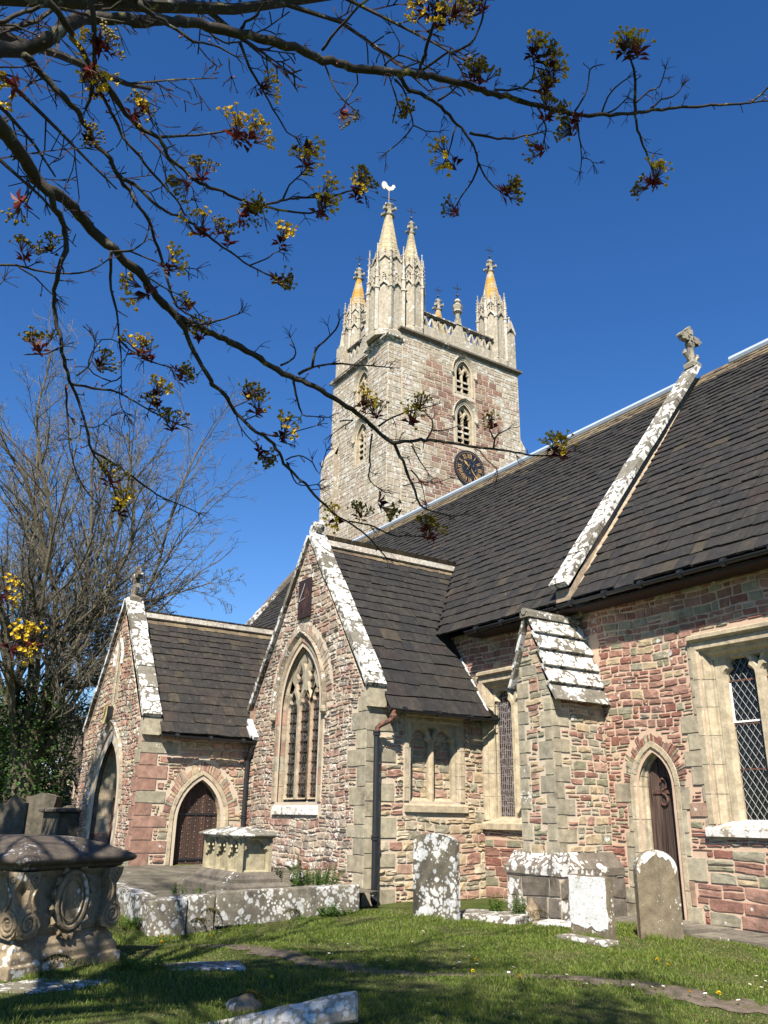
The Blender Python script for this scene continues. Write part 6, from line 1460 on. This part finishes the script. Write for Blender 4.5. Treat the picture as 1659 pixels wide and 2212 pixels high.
# each entry: px path, start/end depth, start/end radius (px)
A=lambda L:[(x*.5,y*.5) for x,y in L]
B=lambda L:[(829.5+x*.5,y*.5) for x,y in L]
C=lambda L:[(x*.5,493.7+y*.5) for x,y in L]
T_=lambda L:[((1240+x/1.8433)*.5486,(1280+y/1.8433)*.5486) for x,y in L]
BR=[
([(-20,104),(55,108),(100,85),(150,50),(200,37),(260,42),(330,45),(420,52),(520,72),(620,98),(700,128),(780,150),(829,153),(880,158),(930,167),(980,177),(1030,192),(1080,205),(1130,220),(1170,230),(1210,240),(1245,246),(1305,248),(1370,245),(1430,235),(1505,229),(1600,224),(1630,216),(1670,178)],3.6,5.2,16,1.6),
([(1600,224),(1630,220),(1670,216)],5.15,5.2,2.2,1.5),
([(850,155),(885,192),(910,203),(945,222),(985,265),(1005,285),(1025,320),(1035,355),(1055,390),(1080,412)],4.5,4.9,6,1.6),
([(1013,287),(1060,297),(1090,300),(1130,295),(1170,285)],4.75,4.8,3.2,2),
([(1035,355),(1020,390),(1000,420),(985,445)],4.85,4.9,2.6,1.6),
([(1370,248),(1377,280),(1395,325),(1410,365),(1415,388)],5.0,5.0,3,1.8),
([(1372,245),(1372,190),(1369,150),(1360,122)],5.0,4.9,3.6,2),
(B([(1085,445),(1150,390),(1190,375),(1215,300)]),5.0,5.1,2.6,1.2),(B([(1150,468),(1200,430),(1250,415),(1285,378)]),5.0,5.0,2.4,1.4),
(B([(825,480),(860,430),(880,380),(890,300),(915,285)]),4.85,4.9,2.2,1.3),(B([(940,490),(965,420),(1000,380),(1050,340)]),4.9,4.9,2.4,1.4),(B([(965,490),(1010,465),(1050,425)]),4.9,4.9,2.2,1.4),
(B([(480,388),(560,388),(600,378),(640,345),(670,330)]),4.65,4.6,2.8,1.6),(B([(600,378),(640,392),(680,388),(710,350)]),4.6,4.6,2.4,1.5),(B([(640,345),(650,290),(640,240)]),4.6,4.55,2,1.4),
(B([(660,455),(690,520),(700,560),(690,610)]),4.75,4.8,2.6,1.5),(B([(830,490),(840,560),(848,620),(855,680),(845,745)]),4.85,4.85,2.4,1.0),(B([(855,680),(890,690),(905,710)]),4.85,4.85,1.2,.8),
([(905,158),(908,145),(920,110),(932,65),(942,20),(948,-20)],4.55,4.2,4.2,3.4),(B([(160,310),(250,240),(340,210),(390,170),(420,100),(440,0)]),4.55,4.4,3,2),(B([(0,280),(60,240),(150,268),(210,300)]),4.5,4.5,2.2,1.4),(B([(60,240),(65,180),(25,110)]),4.5,4.5,1.6,.8),
(B([(50,345),(90,400),(110,480),(125,540),(70,610),(10,660)]),4.5,4.6,2.6,1.3),(B([(125,540),(180,565),(240,570)]),4.55,4.6,1.8,1),
(B([(310,545),(290,620),(270,680),(255,710)]),4.7,4.7,2,1.3),(B([(230,435),(290,400),(320,370)]),4.6,4.6,3,2),
(A([(100,240),(180,320),(240,380),(310,450),(360,530),(410,610),(470,690),(520,770),(560,820),(600,890),(640,950),(690,1097)])+C([(715,200),(745,290),(780,350),(900,410)]),3.5,3.9,8,2.2),
(A([(190,-30),(250,60),(300,140),(370,250),(430,320),(500,420),(560,510),(620,560),(690,600),(730,680),(790,730),(860,790),(960,830),(1060,870),(1130,890),(1200,870),(1290,855),(1420,850),(1500,830),(1560,800)]),3.0,3.9,7,2),
(A([(1100,885),(1200,905),(1340,920),(1400,900)]),3.7,3.8,3,2),(A([(1220,862),(1250,800),(1300,755)]),3.75,3.75,2.6,1.6),(A([(690,592),(800,585),(900,578),(960,570),(1000,560)]),3.4,3.5,3.4,1.8),
(A([(390,-20),(410,130),(405,250),(400,380),(370,470)]),3.0,3.2,6,3),
(A([(410,340),(450,430),(490,500),(530,590),(590,660),(650,740),(700,790),(760,860),(800,930)]),3.2,3.6,4.4,2),
(A([(530,775),(600,810),(660,870),(720,910),(780,940),(840,970),(920,1040),(1000,1090)])+C([(1080,160),(1170,205),(1200,215)]),3.65,4.0,4.2,1.8),(C([(1080,160),(1150,130),(1180,110),(1220,90)]),3.95,3.95,2,1.2),
(A([(470,700),(560,790),(650,830),(720,790)]),3.7,3.7,2,1.2),(A([(-10,290),(60,290),(115,285)]),3.5,3.5,2,1.4),(A([(0,110),(60,110),(150,150),(165,130)]),3.4,3.4,2.4,1.2),(A([(-10,95),(60,70),(130,45),(210,20),(290,42),(360,60),(450,85),(530,95),(600,80)]),3.3,3.5,5,2),
(A([(590,0),(640,50),(700,95),(760,125),(830,175),(880,185),(950,205),(1020,245)]),3.1,3.4,6,1.6),(A([(440,45),(520,10),(600,-20)]),3.5,3.4,3.6,3),
(A([(900,135),(960,180),(1000,185),(1040,180)]),4.1,4.1,2.4,1.6),(A([(1035,185),(1080,290),(1130,380),(1180,470),(1240,570),(1290,600)]),4.1,4.2,3.4,1.2),(A([(1040,130),(1060,95),(1110,65),(1150,0)]),4.1,4.0,4,2),(A([(1390,215),(1450,140),(1520,60),(1600,-10)]),4.4,4.3,3.2,2.4),(A([(1390,255),(1420,320),(1440,370),(1480,430),(1540,480)]),4.4,4.4,2.6,1.4),(A([(1540,310),(1545,360),(1500,430),(1480,470)]),4.4,4.4,2,1.3),(A([(990,250),(990,290),(1000,330)]),3.4,3.4,1.6,.9),
([(-60,190),(0,270),(40,330),(80,385),(105,410),(150,440),(190,485),(245,540),(300,590),(340,640),(385,682),(450,715),(520,750),(600,800),(680,835),(760,885),(810,925),(850,955),(900,950),(960,955),(1050,968),(1100,975),(1180,985),(1240,975)],3.1,4.6,17,1.5),
([(385,682),(420,760),(445,810),(480,850),(510,890),(545,925),(590,960),(620,1010),(660,1045),(690,1080),(730,1115),(770,1140),(800,1165),(835,1205)],3.65,4.2,7,1.6),
([(850,955),(865,985),(880,1020),(895,1060),(908,1092),(940,1105),(980,1115),(1005,1110)],4.2,4.3,5,1.4),
([(100,400),(120,450),(138,500),(138,540),(125,590),(118,640),(122,700),(135,760),(150,820),(170,870),(185,920),(200,975),(215,1000),(240,1040),(250,1075),(262,1112)],3.25,3.7,7.5,1.6),
([(152,828),(200,838),(260,850),(310,880),(350,900),(388,918)],3.5,3.6,3.6,1.6),([(200,975),(260,1010),(300,1040),(350,1075),(390,1090),(428,1108)],3.6,3.8,3.2,1.4),([(142,830),(145,890),(148,950),(165,1020),(190,1065),(215,1090)],3.55,3.7,2.6,1.2),
([(240,545),(237,600),(245,650),(255,690),(258,735)],3.45,3.5,4,2.4),([(258,735),(262,790),(262,830)],3.5,3.5,2,1.4),(C([(520,490),(560,520),(620,560),(700,590),(740,600)]),3.5,3.55,2.4,1.4),(C([(520,640),(480,660),(380,600),(440,480),(510,490)]),3.5,3.5,2,1.2),(C([(330,635),(380,600),(400,540),(410,490)]),3.5,3.5,2.4,1.2),
([(-20,571),(40,574),(110,589),(190,586),(232,562)],3.3,3.4,3,1.5),(C([(80,165),(150,210),(210,270),(240,300)]),3.35,3.4,2,1.2),(C([(100,545),(200,540),(265,510)]),3.4,3.4,1.4,2.4),
(C([(490,100),(570,95),(620,60),(640,10)]),3.4,3.4,2.6,1.4),(C([(500,105),(560,100),(640,130),(720,160),(850,175)]),3.4,3.5,2.8,1.2),
(C([(1290,630),(1350,600),(1420,585),(1560,590),(1680,600)]),4.1,4.2,4.2,1.6),(C([(1350,600),(1360,530),(1400,490),(1450,440),(1465,400)]),4.1,4.15,3.6,2),(C([(1210,590),(1270,560),(1275,520),(1255,470)]),4.0,4.0,2.8,1.4),(C([(1265,660),(1280,720),(1300,790),(1320,810),(1420,815)]),4.05,4.1,3.4,1.2),
(C([(1020,800),(1040,860),(1090,920),(1140,960)]),3.9,3.95,2.2,1.4),(C([(1130,880),(1190,898),(1240,890),(1300,870),(1370,850)]),3.95,4,2.4,1.2),(C([(1235,1000),(1290,980),(1350,1010),(1380,1060),(1410,960)]),4.0,4.05,2,1.2),(C([(1240,1010),(1270,1080),(1300,1110),(1370,1105)]),4.0,4.05,2.6,1.2),(C([(800,420),(900,410),(1000,380),(1045,362)]),3.7,3.7,3,1.4),(C([(570,150),(640,210),(720,260),(800,300),(860,370)]),3.6,3.7,2.4,1.2),
(C([(345,850),(400,860),(440,845),(480,810)]),3.55,3.55,1.8,1),(C([(350,850),(345,890),(310,910)]),3.55,3.55,1.6,1),(C([(515,690),(520,760),(540,800)]),3.55,3.55,1.5,.9),
(T_([(460,740),(520,690),(640,640),(700,620),(800,600),(860,585)]),4.2,4.25,3,1.6),(T_([(800,840),(850,770),(850,690),(815,650)]),4.3,4.3,2.6,1.6),(T_([(850,765),(940,765),(1030,735)]),4.3,4.3,2,1.2),(T_([(1290,900),(1310,820),(1330,790),(1400,755)]),4.4,4.4,2.2,1.4),(T_([(1300,830),(1270,760),(1280,720)]),4.4,4.4,1.8,1.4),(T_([(410,790),(400,920),(400,1010),(390,1100),(430,1160),(500,1210)]),4.15,4.2,2.6,1.4),(T_([(700,870),(750,960),(770,1000),(820,1070)]),4.25,4.3,2,1),(T_([(1200,920),(1250,980),(1320,1040),(1325,1100)]),4.35,4.35,1.8,1),(T_([(240,1425),(400,1450),(520,1510),(600,1530),(720,1530),(800,1540)]),4.15,4.25,2.6,1.4),(T_([(700,1050),(770,1140),(800,1270)]),4.25,4.3,2,1),(T_([(640,1170),(770,1135),(860,1150),(980,1110)]),4.25,4.3,1.6,1),(T_([(180,700),(280,690),(230,720),(130,790)]),4.1,4.1,2,1),
([(-20,1400),(30,1385),(60,1392)],3.2,3.2,2,1.4),([(-20,1290),(10,1283)],3.2,3.2,1.6,1.2),([(-10,625),(8,605)],3.3,3.3,1.5,1.2),
]
rm=random.Random(21)
def stalks(mb,p,d,n,l,w=.0011):
    """spray of thin dead flower stalks"""
    d=d.normalized()
    for k in range(n):
        v=(d+Vector((rm.gauss(0,.5),rm.gauss(0,.5),rm.gauss(0,.5)))).normalized();q=p+v*l*.55;e=q+(v+Vector((rm.gauss(0,.25),rm.gauss(0,.25),-.25))).normalized()*l*.5*rm.uniform(.6,1.2)
        tube(mb,[p,q,e],[w*1.2,w,w*.9],3,1,cap=False)
        if rm.random()<.6: lathe(mb,e,[(.0004,-.002),(.0024,0),(.0004,.002)],4,1)
ENDS=[]
def branch(px,d0,d1,r0,r1):
    Q=[];n=len(px)
    for i,(x,y) in enumerate(px):
        t=i/(n-1);dist=d0+(d1-d0)*t+(.05*math.sin(i*1.9+d0*7) if 0<i<n-1 and n>4 else 0);Q.append((Vector(at(x,y,dist)),(r0+(r1-r0)*(t**.8))*.84*dist/FPX))
    pts=[];rs=[]
    for i in range(n-1):
        a,b,c,e=Q[max(i-1,0)][0],Q[i][0],Q[i+1][0],Q[min(i+2,n-1)][0];K=max(2,int((c-b).length/.03)) if n<30 else 3;K=min(K,6)
        for k in range(K):
            t=k/K;p=.5*((2*b)+(c-a)*t+(2*a-5*b+4*c-e)*t*t+(3*b-a-3*c+e)*t**3);r=Q[i][1]+(Q[i+1][1]-Q[i][1])*t
            p=p+Vector((rm.gauss(0,1),rm.gauss(0,1),rm.gauss(0,1)))*min(.0035,r*.35);pts.append(p);rs.append(r*rm.uniform(.9,1.12))
    pts.append(Q[-1][0]);rs.append(Q[-1][1])
    mb=MB();tube(mb,pts,rs,9 if r0>8 else 6,0 if r0>3.0 else 0)
    L=0;nxt=rm.uniform(.05,.12)
    for i in range(1,len(pts)):
        L+=(pts[i]-pts[i-1]).length
        if L>nxt and rs[i]<.022:
            nxt=L+rm.uniform(.05,.13);d=(pts[i]-pts[i-1]).normalized();s=d.orthogonal().normalized();s.rotate(Matrix.Rotation(rm.uniform(0,6.28),3,d));s=(s+d*.6).normalized()
            k=rm.random();l=rm.uniform(.015,.055)
            e=pts[i]+s*l;tube(mb,[pts[i],pts[i]+s*l*.5+d*.002,e],[max(rs[i]*.42,.002),.0022,.0018],4,0,cap=False)
            if k<.55: stalks(mb,e,s,rm.randint(3,6),rm.uniform(.03,.06),.0014)
            elif k<.8: lathe(mb,e,[(.0008,-.004),(.0038,0),(.003,.006),(.0005,.012)],5,2)
        elif L>nxt:
            nxt=L+rm.uniform(.06,.2);d=(pts[i]-pts[i-1]).normalized();s=d.orthogonal().normalized();s.rotate(Matrix.Rotation(rm.uniform(0,6.28),3,d));tube(mb,[pts[i],pts[i]+s*rs[i]*1.5],[rs[i]*.4,rs[i]*.12],5)
    d=(pts[-1]-pts[-2]).normalized();stalks(mb,pts[-1],d,6,.055,.0014)
    mb.build('branch',[M['bark'],M['twig'],M['bud']],maple,True)
for b in BR: branch(*b)
# limbs joining the trunk to the branches that enter the picture from the left
for (x,y),dist,r,h in (((-20,104),3.6,.033,2.9),((-60,190),3.1,.031,2.5),((190*.5,-15),3.0,.013,4.4),((195,-10),3.0,.011,4.8),((295,0),3.1,.012,5.0),((1150*.5,0),4.0,.006,5.4),((948,-20),4.2,.009,5.6),((600*.5,-10),3.4,.008,5.2)):
    e=Vector(at(x,y,dist));s=MT+Vector((.12,.12,h));kz=1.0 if x<0 else 2.6;m1=s.lerp(e,.35)+Vector((0,0,.55*kz));m2=s.lerp(e,.72)+Vector((0,0,.4*kz))
    if x>0: m1=s.lerp(e,.4)+Vector((0,0,1.9));m2=e.lerp(s,.1)+Vector((0,0,.9))
    mb=MB();tube(mb,[s,m1,m2,e],[max(r*1.9,.05),r*1.5,r*1.2,r],8);mb.build('limb',M['bark'],maple,True)
# unseen crown above and behind the viewpoint; leaf clumps added to shade the grass
rs_=R.getstate();R.seed(99)
mb=MB()
for i in range(9):
    a=rad(-10+i*33);h=4.6+.35*i;s=MT+Vector((.3,.1,h))
    d=Vector((math.cos(a),math.sin(a),.75));grow(mb,s,d,R.uniform(4.2,6.0),.08,0,3,.5,(.05,.0,-.1,-.1),(.7,.8,.8),(9,6,4),(.2,.15,.1),.006,.5)
lf=MB()
for i in range(10):
    a=rad(-40+i*29);s=MT+Vector((.4,.2,6.2+.25*i));d=Vector((math.cos(a)*.8,math.sin(a)*.8,1.0));grow(mb,s,d,R.uniform(5,7),.07,0,3,.5,(.05,.0,-.1,-.1),(.7,.8,.8),(9,6,4),(.2,.15,.1),.006,.5)
def inview(p):
    q=CR@(np.array(p)-EYE);return q[2]>0 and abs(q[0]/q[2])<.62 and abs(q[1]/q[2])<.75
for k in range(80):
    t=(R.uniform(-11.3,-5.6),R.uniform(1.4,6.6));
    if t[1]>4.9-.35*(t[0]+8) or R.random()<.12:
        if R.random()<.86: continue
    h=R.uniform(9.5,12.5);c=Vector((t[0]+.81*h,t[1]-.526*h,h));r=R.uniform(.35,.75)
    if inview(c): continue
    for j in range(120):
        p=c+Vector((R.gauss(0,r*.6),R.gauss(0,r*.6),R.gauss(0,r*.4)))
        if not inview(p): leafquad(lf,p,rv(),(0,0,1),R.uniform(.08,.16),R.uniform(.06,.12))
    s0=MT+Vector((.4,.2,7.5));tube(mb,[s0,s0.lerp(c,.5)+Vector((0,0,.6)),c],[.05,.03,.012],5)
lf.build('shade_leaves',M['bract'],maple)['kind']='stuff'
bx=mb.build('upper_crown',[M['bark'],M['twig']],maple)
R.setstate(rs_)
# flower clusters
def cluster_mesh(seed,open_):
    q=random.Random(seed);fb=MB();lb=MB()
    for k in range(q.randint(3,5)):
        a=q.uniform(0,6.28);b=Vector((math.cos(a)*.014,math.sin(a)*.014,.012*q.random()));ax=(Vector((math.cos(a)*.55,math.sin(a)*.55,1))).normalized()
        for j in range(q.randint(7,11)):
            v=(ax+Vector((q.gauss(0,.38),q.gauss(0,.38),q.gauss(0,.28)))).normalized();L=q.uniform(.035,.062);m=b+ax*.02+v*L*.5;e=b+v*L+ax*.012;tube(fb,[b+ax*.012,m,e],[.0011,.0009,.0008],3,1,cap=False)
            if open_:
                for z in range(5):
                    w=z*1.256+q.random();u=v.orthogonal().normalized();u.rotate(Matrix.Rotation(w,3,v));leafquad(fb,e,u*.8+v*.8,v,.012,.0095,0,.2)
                lathe(fb,e,[(.0008,-.002),(.003,.001),(.001,.004)],5,0)
            else: lathe(fb,e,[(.0008,-.0035),(.0052,.0),(.0045,.004),(.0008,.007)],5,0)
    for k in range(q.randint(7,10)):
        a=q.uniform(0,6.28);d=Vector((math.cos(a),math.sin(a),q.uniform(-.3,1.3)));leafquad(lb,(0,0,q.uniform(-.012,.01)),d,(0,0,1),q.uniform(.03,.052),q.uniform(.014,.021),0,.45)
    return fb,lb
CMS=[]
BRIGHT=[(1345,100),(1375,98),(1150,105),(1192,135),(1198,165),(662,345),(668,325),(545,288),(698,420),(768,412),(365,568),(785,868),(300,250),(205,100),(935,32),(1008,12),(1195,965),(30,1392),(68,1385),(8,1282),(608,930),(302,750),(1425,385),(195,165),(18,190)]  # clusters painted brighter yellow to look sunlit
for s in range(8):
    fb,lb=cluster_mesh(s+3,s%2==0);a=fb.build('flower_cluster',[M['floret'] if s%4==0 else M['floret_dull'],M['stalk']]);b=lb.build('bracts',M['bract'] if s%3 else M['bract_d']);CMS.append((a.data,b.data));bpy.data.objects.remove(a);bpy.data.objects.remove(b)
CL=[(18,190),(32,440),(60,545),(105,535),(205,100),(228,92),(195,165),(238,105),(300,250),(312,228),(208,190),(190,298),(520,282),(545,288),(662,345),(668,325),(575,185),(742,255),(440,372),(398,402),(430,490),(478,495),(540,440),(530,470),(605,512),(698,420),(785,402),(768,412),(700,455),(500,515),(602,597),(365,568),(300,635),(412,658),(85,742),(218,785),(302,750),(325,765),(390,795),(398,815),(335,845),(340,870),(375,912),(540,850),(562,880),(608,930),(568,975),(245,1032),(255,1090),(785,868),(815,888),(905,872),(895,905),(1065,915),(835,1085),(782,1108),(718,1122),(925,1135),(935,1150),(1195,965),(1215,970),(980,452),(1092,402),(1105,418),(962,350),(1398,392),(1425,385),(1345,100),(1375,98),(1150,105),(1168,112),(1192,135),(1198,165),(1185,185),(1190,240),(1225,285),(1232,262),(1160,320),(1020,152),(1040,165),(910,28),(935,32),(958,45),(990,25),(1008,12),(1045,10),(872,232),(30,1392),(68,1385),(8,1282),(430,718)]
PTS=[]
for px,d0,d1,r0,r1 in BR:
    n=len(px)
    for i in range(n-1):
        for k in range(4):
            t=(i+k/4)/(n-1);f=k/4;PTS.append((px[i][0]+(px[i+1][0]-px[i][0])*f,px[i][1]+(px[i+1][1]-px[i][1])*f,d0+(d1-d0)*t))
for i,(x,y) in enumerate(CL):
    b=min(PTS,key=lambda p:(p[0]-x)**2+(p[1]-y)**2);dist=b[2]-.04;c=Vector(at(x,y,dist));root=Vector(at(b[0],b[1],b[2]))
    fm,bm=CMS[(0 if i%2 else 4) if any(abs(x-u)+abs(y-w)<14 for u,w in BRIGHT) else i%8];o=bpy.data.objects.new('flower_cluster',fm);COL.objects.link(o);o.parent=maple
    up=(c-root);up=up.normalized()*.8+Vector((0,0,.7))+Vector((rm.gauss(0,.25),rm.gauss(0,.25),rm.gauss(0,.2)));o.rotation_mode='QUATERNION';o.rotation_quaternion=up.to_track_quat('Z','X')
    s=rm.uniform(.95,1.35)*dist/4.1*(1.25 if fm in (CMS[0][0],CMS[4][0]) else 1);o.scale=(s,s,s);st=c-up.normalized()*.028*s;o.location=st-maple.location
    l=bpy.data.objects.new('bracts',bm);COL.objects.link(l);l.parent=o
    if (root-st).length>.02:
        mb=MB();iv_=o.rotation_quaternion.inverted();tube(mb,[iv_@(root-st)/s,Vector((0,0,-.004))],[.0026,.0022],4);t=mb.build('stem',M['twig']);t.parent=o;t.location=(0,0,0)
